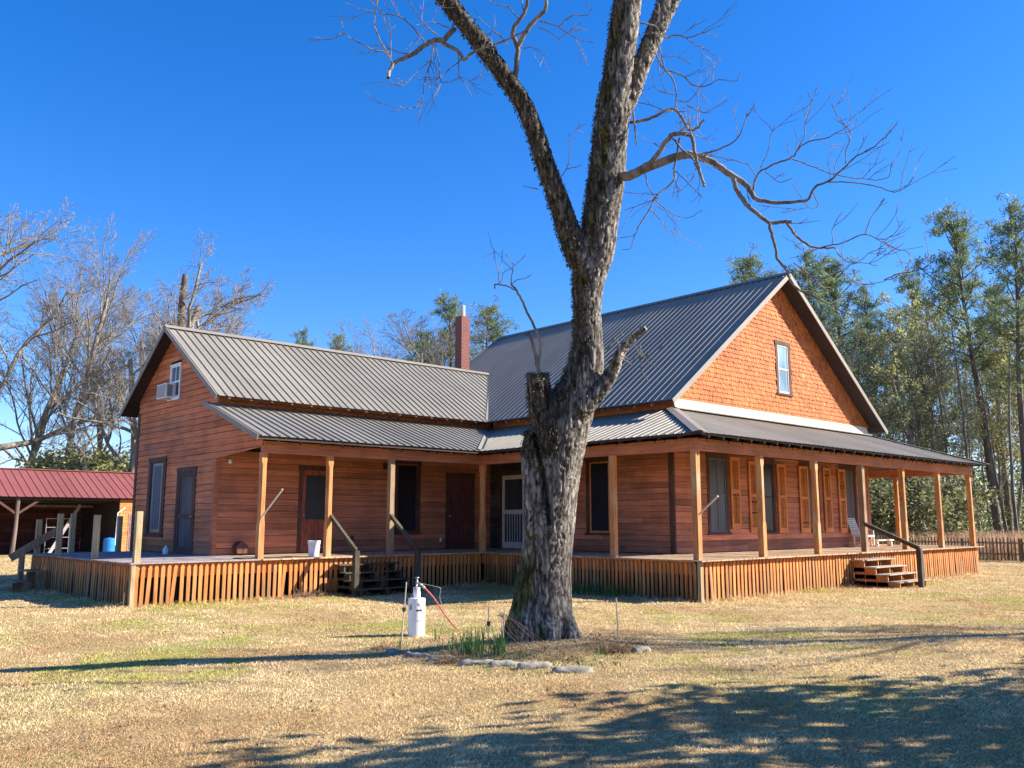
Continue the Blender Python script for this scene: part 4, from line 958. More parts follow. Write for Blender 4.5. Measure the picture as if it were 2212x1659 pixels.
LB_ = [
 (A, [(150, 1010), (190, 1000), (280, 960), (400, 915), (500, 885), (600, 905), (680, 940), (760, 1000), (830, 1040), (870, 1080), (900, 1130), (950, 1152), (1070, 1158), (1205, 1142)], 22, 6, 12.05, 11.2, .25),
 (A, [(1205, 1142), (1245, 1070), (1330, 1030), (1420, 950), (1470, 900), (1560, 850), (1660, 770), (1720, 690)], 6, 1.5, 11.2, 10.8, .9),
 (A, [(780, 1020), (800, 1090), (850, 1165), (920, 1225), (985, 1272), (1050, 1270), (1110, 1265)], 11, 7, 11.5, 11.2, .3),
 (A, [(980, 1268), (1000, 1350), (1020, 1420), (1030, 1480), (1080, 1540), (1100, 1600), (1150, 1655), (1230, 1690), (1330, 1740), (1420, 1790), (1500, 1800)], 7.5, 2, 11.2, 10.6, .5),
 (A, [(1080, 1270), (1130, 1340), (1185, 1390), (1260, 1415), (1355, 1415)], 6.5, 4, 11.2, 11, .4),
 (A, [(1270, 1420), (1400, 1385), (1530, 1340), (1620, 1370), (1690, 1340), (1745, 1275)], 3.5, 1.3, 11, 10.8, 1.1),
 (A, [(1530, 1340), (1560, 1250), (1620, 1170), (1640, 1130)], 2.5, 1.2, 10.9, 10.8, .8),
 (A, [(1340, 1400), (1350, 1290), (1400, 1210)], 2.2, 1.2, 11, 10.9, .8),
 (A, [(1355, 1415), (1400, 1480), (1480, 1500), (1560, 1440), (1640, 1420)], 2.8, 1.2, 11, 10.8, .9),
 (A, [(1640, 1380), (1700, 1420), (1770, 1440), (1790, 1480), (1740, 1560), (1630, 1610), (1500, 1620), (1400, 1560)], 2.4, 1.2, 10.9, 10.7, .7),
 (A, [(1640, 1600), (1740, 1560), (1850, 1545), (1910, 1500)], 3, 1.2, 10.8, 10.7, 1.0),
 (A, [(1120, 1500), (1250, 1590), (1370, 1560), (1480, 1500), (1600, 1520)], 3, 1.2, 10.9, 10.8, .8),
 (A, [(1270, 1415), (1180, 1460), (1100, 1475)], 2.4, 1.2, 11, 11, .6),
 (A, [(240, 980), (330, 900), (400, 800), (440, 765), (520, 770), (545, 800), (555, 860), (580, 960), (610, 1065)], 12, 6, 11.9, 11.3, .7),
 (A, [(185, 700), (290, 680), (400, 630), (450, 630), (500, 700), (520, 740), (565, 735), (610, 685)], 7, 4.5, 12.2, 11.6, .9),
 (A, [(430, 790), (490, 860), (540, 900), (570, 960), (615, 1050)], 5, 4, 11.7, 11.3, .6),
 (A, [(570, 890), (700, 850), (800, 790), (845, 690), (900, 590)], 4.5, 1.2, 11.6, 11.2, .8),
 (A, [(470, 790), (440, 960), (440, 1030), (350, 1110), (290, 1210), (235, 1300)], 5, 3, 11.7, 11.3, .6),
 (A, [(890, 1090), (920, 990), (1030, 930), (1110, 900), (1180, 820), (1300, 790), (1420, 730), (1440, 690)], 5, 1.3, 11.2, 10.8, 1.0),
 (A, [(1110, 905), (1200, 940), (1330, 990), (1480, 1020), (1650, 1020), (1690, 920)], 3.2, 1.2, 11, 10.8, .9),
 (A, [(1130, 890), (1180, 780), (1190, 700), (1220, 600), (1200, 520)], 2.6, 1.1, 11, 10.8, 1.0),
 (A, [(1310, 1040), (1450, 1045), (1600, 1065), (1700, 1100), (1770, 1060), (1810, 1010)], 3.2, 1.2, 11, 10.7, .9),
 (A, [(1420, 940), (1420, 860), (1445, 760), (1370, 660), (1340, 595)], 2.6, 1.1, 10.9, 10.7, 1.0),
 (A, [(900, 1000), (860, 940), (740, 905), (640, 880)], 2.6, 1.3, 11.2, 11.4, .8),
 (A, [(930, 960), (970, 880), (985, 800), (1015, 715)], 2.2, 1.1, 11.1, 11, .9),
 (A, [(1230, 1100), (1260, 1180), (1190, 1190), (1060, 1220)], 2.2, 1.2, 11.1, 11, .7),
 (A, [(960, 985), (1040, 1040), (1110, 1020)], 2.2, 1.2, 11.1, 11, .8),
 (A, [(270, 990), (290, 1060), (340, 1150), (430, 1220), (520, 1245), (600, 1200)], 3, 1.2, 11.9, 11.7, .9),
 (A, [(350, 1130), (220, 1180), (150, 1200)], 2.2, 1.1, 11.7, 11.7, .8),
 (A, [(430, 960), (520, 1050), (600, 1130)], 2.2, 1.1, 11.7, 11.5, .8),
 (A, [(300, 1190), (370, 1270), (410, 1350)], 2.2, 1.1, 11.7, 11.5, .8),
 (A, [(235, 1290), (215, 1340), (125, 1360)], 2.5, 1.1, 11.4, 11.4, .6),
 (A, [(215, 1340), (185, 1420), (140, 1425)], 2.2, 1.1, 11.4, 11.4, .6),
 (A, [(400, 215), (460, 200), (520, 215), (620, 180), (725, 135)], 4, 1.2, 12.2, 12, .9),
 (A, [(250, 130), (330, 150), (360, 200), (400, 215)], 4, 3, 12.0, 12.1, .9),
 (A, [(510, 220), (570, 260), (640, 300), (675, 320)], 2.4, 1.1, 12.1, 12, .8),
 (A, [(350, 20), (350, 100), (330, 140)], 4, 3, 11.9, 11.9, .8),
 (A, [(330, 300), (380, 390), (480, 430), (555, 492), (640, 485), (690, 455), (790, 462), (815, 420)], 4, 1.2, 12.1, 11.8, .9),
 (A, [(340, 230), (360, 300), (385, 400), (350, 440)], 4, 2, 12.0, 11.9, .7),
 (A, [(390, 400), (440, 470), (450, 580), (440, 620)], 4, 2.5, 12.0, 11.9, 1.0),
 (A, [(450, 570), (520, 580), (600, 480)], 2.6, 1.2, 11.9, 11.8, .9),
 (A, [(440, 540), (340, 510), (315, 430)], 2.6, 1.2, 11.9, 11.8, .8),
 (A, [(400, 640), (300, 600), (215, 580)], 2.6, 1.2, 11.9, 11.9, .9),
 (A, [(510, 600), (600, 640), (650, 640)], 2.6, 1.2, 11.9, 11.8, .9),
 (A, [(205, 640), (215, 740), (225, 830)], 5, 3, 12.1, 12.0, .5),
 (S1, [(935, 210), (900, 245), (860, 290), (800, 290), (720, 330), (640, 390), (560, 425), (500, 460), (470, 510), (460, 560)], 13, 7, 12, 11.4, .3),
 (S1, [(850, 310), (950, 360), (990, 400), (1000, 430), (1080, 370), (1180, 335), (1300, 290), (1450, 220)], 9, 3, 11.9, 11.2, .5),
 (S1, [(1370, 680), (1372, 600), (1385, 480), (1390, 340), (1356, 260), (1370, 190), (1430, 110), (1460, 30), (1475, -60)], 13, 6, 11.9, 11.6, .3),
 (S1, [(1398, 330), (1450, 230), (1530, 130), (1590, 70), (1600, 0), (1600, -80)], 11, 6, 11.7, 11.5, .4),
 (S1, [(490, 455), (440, 380), (330, 350), (200, 280), (130, 240), (70, 270)], 4, 1.2, 11.5, 11.2, .9),
 (S1, [(740, 335), (700, 270), (620, 180), (540, 120), (400, 95), (250, 60), (150, 20)], 4, 1.2, 11.6, 11.2, .9),
 (S1, [(785, 320), (770, 430), (720, 600), (700, 750), (670, 850)], 3.5, 1.2, 11.6, 11.4, .7),
 (S1, [(800, 320), (830, 500), (830, 620), (780, 710)], 3, 1.2, 11.6, 11.4, .9),
 (S1, [(770, 430), (660, 520), (560, 620), (520, 560)], 2.5, 1.2, 11.5, 11.3, .7), (S1, [(700, 750), (620, 780), (540, 770)], 2.2, 1.1, 11.5, 11.3, .7),
 (S1, [(480, 410), (400, 290), (360, 160), (380, 0), (390, -60)], 3.5, 2, 11.4, 11.2, .9),
 (S1, [(480, 400), (480, 250), (460, 120)], 2.4, 1.2, 11.4, 11.2, .9),
 (S1, [(965, 370), (970, 540), (1010, 600), (1060, 690)], 3, 1.2, 11.7, 11.6, .9),
 (S1, [(980, 550), (900, 590), (840, 580), (790, 440)], 2.4, 1.2, 11.7, 11.6, .7),
 (S1, [(820, 260), (720, 170), (620, 20), (600, -40)], 3, 1.5, 11.6, 11.3, 1.0), (S1, [(900, 200), (780, 160), (660, 180)], 2.5, 1.2, 11.7, 11.4, .9),
 (S1, [(1550, 150), (1680, 190), (1800, 270), (1940, 310)], 3, 1.2, 11.6, 11.4, .8),
 (S1, [(1690, 190), (1790, 112), (1890, 110), (1930, 60)], 3, 1.2, 11.5, 11.4, .7),
 (S1, [(1540, 190), (1650, 250), (1700, 290)], 2.4, 1.1, 11.5, 11.4, .7), (S1, [(1420, 340), (1520, 350), (1600, 415)], 2.4, 1.1, 11.5, 11.4, .7),
 (S1, [(1400, 130), (1320, 50), (1230, 30), (1180, 0)], 3, 1.2, 11.6, 11.4, .8), (S1, [(1320, 320), (1230, 230), (1140, 270)], 3, 1.2, 11.6, 11.4, 1.2),
 (S1, [(1690, 1290), (1750, 1200), (1768, 1080), (1765, 960)], 2.4, 1.1, 11.9, 11.8, .4), (S1, [(1740, 1220), (1855, 1188)], 2, 1.1, 11.9, 11.8, .3),
 (S1, [(1540, 1365), (1430, 1340)], 2.4, 1.1, 11.9, 11.8, .6),
 (S3, [(465, 1170), (446, 1060), (430, 990), (400, 890), (380, 840), (355, 845)], 10, 4, 12, 11.9, .1),
 (S3, [(450, 1080), (470, 950), (455, 870), (440, 815), (380, 700), (330, 590), (285, 510), (250, 465)], 7, 4, 12, 11.8, .1),
 (S3, [(285, 515), (230, 485), (180, 475), (130, 470), (128, 500)], 3.5, 3, 11.8, 11.7, .2),
 (S3, [(248, 465), (255, 400), (268, 330), (310, 300), (358, 245)], 2.6, 1.2, 11.8, 11.7, .6), (S3, [(250, 465), (300, 432), (350, 425), (402, 395)], 2.4, 1.1, 11.8, 11.7, .3),
 (S3, [(160, 468), (155, 380), (130, 280), (120, 205)], 2.4, 1.1, 11.7, 11.6, .5), (S3, [(170, 460), (200, 370), (265, 345)], 2.2, 1.1, 11.7, 11.6, .4), (S3, [(268, 320), (235, 280), (205, 245)], 2.2, 1.1, 11.7, 11.6, .3),
 (S3, [(960, 980), (1000, 890), (1040, 885), (1060, 935)], 4, 3, 11.8, 11.7, .3), (S3, [(1065, 1000), (1150, 1030), (1230, 1010), (1300, 990), (1380, 930)], 3, 1.5, 11.7, 11.4, .8),
 (S3, [(1230, 1010), (1210, 910)], 3.5, 2.5, 11.6, 11.5, .4), (S3, [(1240, 1010), (1300, 1070), (1385, 1105)], 2.6, 1.5, 11.6, 11.5, .5), (S3, [(1225, 1020), (1220, 1110), (1280, 1200)], 2.8, 1.8, 11.6, 11.5, .3),
 (S3, [(1100, 870), (1060, 800)], 2, 1.2, 11.7, 11.6, .6), (S3, [(1070, 1020), (1160, 1075)], 2.4, 1.6, 11.7, 11.6, .2)]
for i, (cv, pts, w0, w1, d0, d1, tw) in enumerate(LB_): limb(cv, pts, w0, w1, d0, d1, tw, i, 7 if w0 > 6 else 5)
TW.build('limbs_and_twigs', M['twig'], pecan)
# upper crown out of the picture: its limbs cast the thin shadows
UC = Tubes(); tips = []
rg = np.random.default_rng(77); prm = dict(wob=.16, up=.03, nb=[5, 5, 4], start=.2, ang=.75, len=[.6, .55, .5], rat=.5, rmin=.005, seg=.4)
for (path, d0, dd) in trunk_sk[:3]:
    pts, rad = skel(path, d0, dd); grow(rg, UC, tips, pts[-1], (pts[-1] - pts[-2]) / np.linalg.norm(pts[-1] - pts[-2]), 3.2, rad[-1] * .95, 0, 3, prm)
UC.build('upper_limbs', M['twig'], pecan)

# ------------------------------------------------------------------ bed at the foot of the tree
bedc = TREE
def gz(x, y): return float(gh(x, y))
for i, (x, y, L, ang, lab) in enumerate([(848, 1408, .16, .9, 'leftmost short round edging block, half buried beside the stake'), (905, 1416, .30, .35, 'thick edging block left of the dried weed clump'), (955, 1424, .26, .25, 'edging block just left of the brown weed heap'),
        (1033, 1433, .36, .08, 'long concrete edging block just right of the weed heap'), (1090, 1436, .28, .03, 'long concrete edging block near the middle of the row'), (1155, 1440, .30, -.05, 'edging block below the tree trunk'), (1237, 1449, .34, -.12, 'low cracked edging block at the right end of the row'), (1385, 1404, .20, -.5, 'lone small edging stone right of the tree')]):
    dist = None; c = CAM.copy(); 
    # position on the ground
    d = 11.0
    for _ in range(12):
        p = at(x, y + 3, d); d = d * (1 + (p[2] - gz(p[0], p[1])) / (CAM[2] - p[2] + 1e-6)); 
    p = at(x, y + 3, d); r = random.Random(i); ax = RT * math.cos(ang) + np.array((FW[0], FW[1], 0)) * -math.sin(ang)
    m = MB(); rr = .066 + r.uniform(-.006, .006); secs = []
    k = 9; pts = [p + ax * L * 1.3 * (t - .5) + np.array((0, 0, -.004)) for t in np.linspace(0, 1, k)]
    rad = [rr * (.72 if t in (0, k - 1) else 1) * r.uniform(.94, 1.06) for t in range(k)]
    m.tube(pts, rad, 12)
    vv_ = m.v[0]; vv_ += np.array([[mnoise.noise(Vector(q * 13)) * .016 + mnoise.noise(Vector(q * 40)) * .006] * 3 for q in vv_]); m.build('edging_block', M['concrete'], label='grey ' + lab, cat='edging block', group='concrete blocks edging the tree bed', base=p, smooth=True)
def onground(x, y):
    d = 11.
    for _ in range(20):
        p = at(x, y, d); d *= 1 + .9 * (p[2] - gz(p[0], p[1])) / (CAM[2] - p[2] + 1e-6)
    p = at(x, y, d); p[2] = gz(p[0], p[1]); return p
def blades(name, centers, n, h, w_, spread, m, r, lean=.25, col=(1, 1, 1), **k):
    V = []; C = []; b = 0
    cs = np.array(centers); idx = r.integers(0, len(cs), n); P = cs[idx] + np.stack([r.normal(0, spread, n), r.normal(0, spread, n), np.zeros(n)], 1)
    P[:, 2] = gh(P[:, 0], P[:, 1]) - .01
    H = h * r.uniform(.55, 1.15, n); a = r.uniform(0, 2 * math.pi, n); ld = np.stack([np.cos(a), np.sin(a), 0 * a], 1) * (np.abs(r.normal(0, lean, n)) * H)[:, None]
    s_ = np.stack([-np.sin(a + r.normal(0, 1, n)), np.cos(a), 0 * a], 1); s_ /= np.linalg.norm(s_, axis=1, keepdims=True) + 1e-9; ww = (w_ * r.uniform(.7, 1.3, n))[:, None]
    up = np.stack([0 * a, 0 * a, H], 1)
    rows = []
    for f, wf in ((0, 1), (.4, .95), (.75, .7), (1, .1)):
        q = P + up * f + ld * f * f; rows += [q - s_ * ww * wf / 2, q + s_ * ww * wf / 2]
    V = np.stack(rows, 1).reshape(-1, 3); bb = np.arange(n)[:, None] * 8; F = np.concatenate([bb + np.array(q) for q in ([0, 1, 3, 2], [2, 3, 5, 4], [4, 5, 7, 6])])
    c = r.normal(1, .22, (n, 1)).clip(.4, 1.7) * np.array(col)[None] * np.stack([r.normal(1, .08, n), np.ones(n), r.normal(1, .08, n)], 1)
    return rawmesh(name, V, F, np.repeat(c, 8, 0), m, **k)
rb = np.random.default_rng(8)
DC = [((1020, 1410), 90, .26, .10, 'tall green bulb leaves left of the tree, the densest clump'), ((1075, 1412), 46, .25, .07, 'green bulb leaves touching the left foot of the trunk'), ((985, 1408), 34, .20, .09, 'lower green bulb leaves behind the weed heap'), ((945, 1382), 9, .2, .05, 'thin tuft of green leaves right of the white standpipe'), ((870, 1400), 16, .12, .07, 'short green shoots below the white standpipe'), ((1300, 1414), 9, .13, .06, 'small green shoots right of the trunk'), ((1055, 1366), 7, .17, .03, 'thin green leaves behind the bed by the short stake')]
for (px, n, h, sp, lab) in DC:
    p = onground(*px); blades('bulb_plant', [p], n, h * 1.25, .011, sp, M['flowerleaf'], rb, .22, label=lab, cat='plant', base=p)
GC = [onground(x, y) for x, y in ((930, 1405), (1000, 1425), (1060, 1425), (1110, 1430), (1180, 1428), (1250, 1440), (1300, 1425), (1150, 1445), (885, 1408), (1330, 1408))]
blades('bed_groundcover', GC, 1500, .045, .012, .28, M['flowerleaf'], rb, .9, col=(1.2, .9, .8), kind='stuff', label='low green and brown ground cover in the tree bed', cat='ground cover')
def weeds(px, n, R_, lab, seed, hh=.2):
    r = np.random.default_rng(seed); p = onground(*px); T = Tubes()
    for _ in range(n):
        a = r.uniform(0, 6.28); q = p + np.array((math.cos(a), math.sin(a), 0)) * R_ * r.random() ** .7; d = np.array((math.cos(a) * .8 + r.normal(0, .5), math.sin(a) * .8 + r.normal(0, .5), r.uniform(.2, 1.1))); d /= np.linalg.norm(d)
        Q, e = wander(r, q, d, hh * r.uniform(.5, 1.5), .035, .35, -.12); T.tube(Q, np.linspace(.004, .0018, len(Q)), 3, r.uniform(.5, 1.3))
    T.build('dried_weeds', M['dryweed'], label=lab, cat='dead plant', base=p)
weeds((975, 1432), 160, .13, 'heap of dried brown weeds over the edging blocks', 1)
weeds((1318, 1408), 190, .2, 'tangle of dried brown weeds and roots around the right stake', 2, .26)
weeds((830, 1404), 90, .16, 'dark dried weeds at the left end of the bed', 3, .16)
weeds((1215, 1425), 60, .22, 'dead stems spread at the right foot of the trunk', 4, .26)
# bent dead vines by the trunk foot
dv = Tubes(); rv = np.random.default_rng(5)
v0 = onground(1082, 1400) + (0, 0, .42)
for k in range(10):
    e = onground(1092 + 105 * rv.random() ** 1.3, 1405 + rv.uniform(-8, 12)); mid = (v0 * .5 + e * .5) + (rv.normal(0, .10), rv.normal(0, .10), rv.uniform(-.14, .10)); e = e + (0, 0, .02); dv.tube(catmull([v0 + rv.normal(0, .03, 3), mid, e], 6), np.linspace(.0045, .0022, 13), 4, rv.uniform(.5, 1.2))
dv.build('dead_vines', M['dryweed'], label='bundle of pale dead vines arching from the white-tipped stake to the trunk foot', cat='dead plant', base=onground(1082, 1400))
def stake(px, top, lab, knot=None, bent=0):
    p = onground(*px); d = (p - CAM) @ FW; q = at(top[0], top[1], d); b = MB(); b.tube([p - (0, 0, .05), (p * .5 + q * .5) + (0, 0, 0), q], [.011, .01, .0095], 7)
    o = b.build('garden_stake', M['stick'], label=lab, cat='stake', group='thin stakes around the bed', base=p)
    if knot:
        c = p + (q - p) * knot; kb = MB(); kb.lathe((c[0], c[1], c[2] - .035), [(.012, 0), (.03, .015), (.026, .04), (.034, .055), (.012, .07)], 8); kb.build('knob', M['rubber'], o)
stake((867, 1388), (878, 1258), 'tall rusty stake with a black knob left of the white standpipe', .55)
stake((1055, 1382), (1056, 1312), 'short stake with a black clip between standpipe and tree', .5)
stake((1084, 1408), (1090, 1318), 'pale leaning stake close to the left side of the trunk')
stake((1337, 1398), (1331, 1292), 'thin upright stake right of the tree')
# standpipe
wp_ = onground(899, 1373); wd_ = (wp_ - CAM) @ FW; pxm = wd_ / FPX
sp_ = empty('standpipe', wp_, 'white insulated water standpipe with brass tap left of the tree', 'standpipe')
x, y, z = wp_; H1 = 82 * pxm; R1 = 18.5 * pxm
b = MB(); b.lathe((x, y, z - .03), [(R1, 0), (R1, H1 * .45), (R1 * .985, H1 * .452), (R1 * .985, H1 * .46), (R1, H1 * .462), (R1, H1), (R1 * .97, H1 + .008), (R1 * .4, H1 + .01)], 28); b.build('outer_pipe', M['white'], sp_, smooth=False)
b = MB(); b.lathe((x, y, z + H1 - .03), [(R1 * .42, .008), (R1 * .42, 24 * pxm), (R1 * .3, 24 * pxm + .003)], 20); b.build('inner_pipe', M['white'], sp_)
to = -np.array((FW[0], FW[1], 0)); to /= np.linalg.norm(to); top = np.array((x, y, z + H1 + 22 * pxm))
b = MB(); b.tube([top, top + (0, 0, .07), top + (0, 0, .1)], [.02, .022, .014], 10); b.tube([top + (0, 0, .075), top + (0, 0, .13)], .012, 8); b.lathe(tuple(top + (0, 0, .125)), [(.01, 0), (.034, .004), (.034, .018), (.01, .022)], 10)
b.tube([top + (0, 0, .05), top + RT * .05 + (0, 0, .035), top + RT * .1 + (0, 0, .0)], [.017, .02, .018], 8)
b.tube([top + (0, 0, .04), top + to * .05 + (0, 0, .02), top + to * .07 - RT * .03 - (0, 0, .05)], [.015, .016, .014], 8)
b.build('tap', M['metalgray'], sp_, smooth=True)
b = MB(); f0 = np.array((x, y, z)) + to * (R1 + .002) + RT * R1 * .1
def patch(mb, a0, a1, z0, z1, col, off=.003):
    aa = np.linspace(a0, a1, 6); ang0 = math.atan2(to[1], to[0]); vs = []
    for a in aa:
        for zz in (z0, z1): vs.append((x + (R1 + off) * math.cos(ang0 + a), y + (R1 + off) * math.sin(ang0 + a), z - .03 + zz))
    mb.add(vs, [[i * 2, i * 2 + 2, i * 2 + 3, i * 2 + 1] for i in range(5)], col)
patch(b, .05, .85, H1 * .70, H1 * .735, .03, .004); patch(b, -.5, -.8, H1 * .72, H1 * .86, .35); patch(b, .3, .36, H1 * .85, H1 * .88, .1); patch(b, .55, .6, H1 * .42, H1 * .45, .1)
for (q0, q1, q2, q3) in ((.05, .9, .69, .7), (.05, .9, .44, .455), (.05, .1, .455, .69), (.85, .9, .455, .69)): patch(b, q0, q1, H1 * q2, H1 * q3, .7, .0035)
b.build('access_hatch', M['whitepaint'], sp_)
# hose: two parallel runs from the tap to the ground
hs0 = top + RT * .1; he = onground(992, 1362)
hs_ = empty('garden_hose', he, 'faded red garden hose running from the tap down to the lawn', 'hose')
b = MB(); sag = (0, 0, -.05); b.tube(catmull([hs0, hs0 * .7 + he * .3 + np.array((0, 0, .02)), hs0 * .35 + he * .65 + np.array((0, 0, -.03)), he + (0, 0, .01), he + RT * .25 + (0, 0, -.005)], 6), .0125, 8); b.build('hose_run', M['red'], hs_, smooth=True)
b = MB(); b.tube([hs0 - RT * .02 + (0, 0, .01), hs0 + RT * .03 - (0, 0, .03)], .021, 10); b.build('coupling', M['metalgray'], hs_, smooth=True)
e2 = onground(1020, 1372) 
b = MB(); b.tube(catmull([top + (0, 0, .06), at(945, 1268, wd_), at(952, 1273, wd_), at(950, 1292, wd_), at(960, 1315, wd_), at(985, 1350, wd_), onground(1010, 1378)], 6), .0035, 5); b.build('thin_wire', M['stick'], label='thin pale wire looping from the tap down to the lawn', cat='wire', base=onground(1010, 1378))
b = MB(); b.tube(catmull([top + (0, 0, .02) , at(888, 1290, wd_), at(880, 1300, wd_), at(873, 1318, wd_)], 6), .0035, 5); b.build('thin_wire', M['stick'], label='short thin wire from the tap to the tall rusty stake', cat='wire', base=tuple(wp_))

rl = np.random.default_rng(17); n = 900; a = rl.uniform(0, 6.28, n); rr2 = 1.15 + rl.normal(0, .38, n); lx = TREE[0] + np.cos(a) * rr2; ly = TREE[1] + np.sin(a) * rr2
leafcloud('bed_litter', np.stack([lx, ly, gh(lx, ly) + .012], 1), .045, M['dryweed'], None, rl, .5, (.7, .62, .6), label='brown leaf litter and bark flakes round the tree bed', cat='leaves', kind='stuff')
# ------------------------------------------------------------------ shed behind the open deck
SV = 32.0; shed = empty('shed', (-1.5, SV + 2, 0), 'long open-fronted shed with a faded red metal roof behind the left end of the house', 'shed')
hsave, house = house, shed
ss = math.hypot(3.7, 1.62); 
roof_sheet('roof', (0, SV - .3, 3.12), (1, 0, 0), (0, 3.7 / ss, 1.62 / ss), -12, 5, lambda a: 0, lambda a: ss, M['redroof'], pitch=.40)
roof_sheet('roof', (0, SV + 7.1, 3.12), (1, 0, 0), (0, -3.7 / ss, 1.62 / ss), -12, 5, lambda a: 0, lambda a: ss, M['redroof'], pitch=.40)
MB().bar((-12, SV + 3.4, 4.76), (5, SV + 3.4, 4.76), .35, .05).build('ridge_cap', M['redroof'], shed)
PB = Plane('y', SV + 6.6)
siding(PB, full(-12, 5), .05, 3.2, [], .19, 51, .2).build('back_wall', M['door'], shed)
MB().box(-12, .48, SV + .6, SV + 6.5, 2.86, 2.9).build('loft_boards', M['soffit'], shed)
PR = Plane('y', SV)
siding(PR, full(.48, 5), .05, 3.05, [(1.0, 1.75, 0, 2.3)], .17, 52, .1).build('tool_room_wall', M['shutter'], shed, label='sunlit orange boarded room wall of the shed')
sdw = MB(); sdw.box(.49, .53, SV + .03, SV + 6.55, .0, 3.05); sdw.box(-12, 5, SV + 6.62, SV + 6.66, 0, 3.2); sdw.box(.54, 5, SV + .04, SV + .1, 0, 3.04); sdw.build('partition', M['soffit'], shed)
dd_ = MB(); dd_.box(1.0, 1.75, SV - .04, SV + .03, .08, 2.27); 
for q0, q1 in ((.25, 1.0), (1.2, 1.75), (1.85, 2.15)):
    for p0, p1 in ((1.1, 1.34), (1.42, 1.66)): dd_.box(p0, p1, SV - .055, SV - .04, q0, q1, .8)
dd_.build('door', plain('weathered_mauve_door', (.30, .17, .14), .9, .3, 12), shed)
for x in (-4.75, -9.3):
    MB().tube([(x - .08, SV, -.1), (x, SV + .02, 1.5), (x + .02, SV, 3.1)], [.12, .1, .1], 10).build('pole', M['pinebark'], shed)
    MB().bar((x, SV, 2.2), (x - 1.1, SV, 3.0), .06, .12).build('brace', M['trim'], shed); MB().bar((x, SV, 2.2), (x + 1.1, SV, 3.0), .06, .12).build('brace', M['trim'], shed)
MB().box(-12, .4, SV - .06, SV + .06, 2.93, 3.1).build('header_beam', M['soffit'], shed)
for k in range(7): MB().bar((-10 + k * 1.6, SV + .1, 3.06), (-10 + k * 1.6, SV + 3.4, 4.6), .06, .12).build('rafter', M['soffit'], shed)
house = hsave
# things in the shed
m = MB(); m.box(-3.55, -.15, SV + 2.6, SV + 2.75, 2.62, 2.75, .5); m.build('hanging_board', M['concrete'], shed)
MB().bar((-2.9, SV + .6, .05), (-1.15, SV + 1.6, 2.75), .06, .2).build('leaning_plank', M['floorgray'], label='long grey plank leaning diagonally inside the shed', cat='plank', base=(-2.9, SV + .6, .05))
rk_ = MB()
for x in (-2.95, -1.75): rk_.tube([(x, SV + 1.2, 0), (x, SV + 1.2, 2.0)], .022, 6)
for z in (.35, .95, 1.5, 1.98): rk_.tube([(-2.95, SV + 1.2, z), (-1.75, SV + 1.2, z)], .02, 6)
rk_.build('metal_rack', M['metalgray'], label='thin metal tube rack standing inside the shed', cat='rack', base=(-2.4, SV + 1.2, 0))
br_ = empty('plastic_barrel', (-.1, SV - .4, 0), 'bright blue plastic barrel standing in front of the shed', 'barrel')
b = MB(); b.lathe((-.1, SV - .4, 0), [(.27, 0), (.3, .03), (.31, .25), (.32, .27), (.31, .29), (.31, .6), (.32, .62), (.31, .64), (.30, .86), (.26, .9)], 24); b.build('drum', M['blue'], br_)
b = MB(); b.lathe((-.1, SV - .4, .9), [(.2, 0), (.2, .012), (.05, .014), (.05, .05)], 14); b.build('lid', M['blue'], br_)
dp = MB(); dp.tube([(.75, SV - .1, 2.6), (.35, SV - .15, 2.3), (.3, SV - .15, .5)], .035, 8); dp.build('down_pipe', M['white'], shed)

# ------------------------------------------------------------------ picket fence on the right
fence = empty('picket_fence', (27.3, 0, 0), 'weathered grey picket fence with pointed tops running along the right lawn edge', 'fence')
FU = 27.3; m = MB(); r = random.Random(3); v = -16.0; nP = 0
while v < 17:
    t = 1.12 + r.uniform(-.02, .02); wv = .07; prof = [(0, .06), (wv, .06), (wv, t - .16), (wv * .78, t - .12), (wv, t - .08), (wv / 2, t), (0, t - .08), (wv * .22, t - .12), (0, t - .16)]
    ln = r.gauss(0, .01); m.prism([(v + a + ln * z, z) for a, z in prof], 0, FU - .03, FU - .01, .5 + r.gauss(0, .08)); v += .155
m.build('pickets', M['deckpost'], fence)
for z in (.35, .85): MB().box(FU - .009, FU + .03, -16, 17, z - .04, z + .04).build('rail', M['deckpost'], fence)
for k in range(14): MB().box(FU + .031, FU + .12, -16 + k * 2.5, -15.9 + k * 2.5, -.1, 1.05, .8).build('post', M['deckpost'], fence)
rg = np.random.default_rng(12)
tgc = [(x, y, 0) for x, y in zip(rg.uniform(28.4, 40, 900), rg.uniform(-20, 22, 900))]
blades('tall_dry_grass', tgc, 26000, 1.25, .028, .35, M['tallgrass'], rg, .28, kind='stuff', label='tall tan dry grass behind the picket fence', cat='tall grass')
m = MB(); rr_ = random.Random(4)

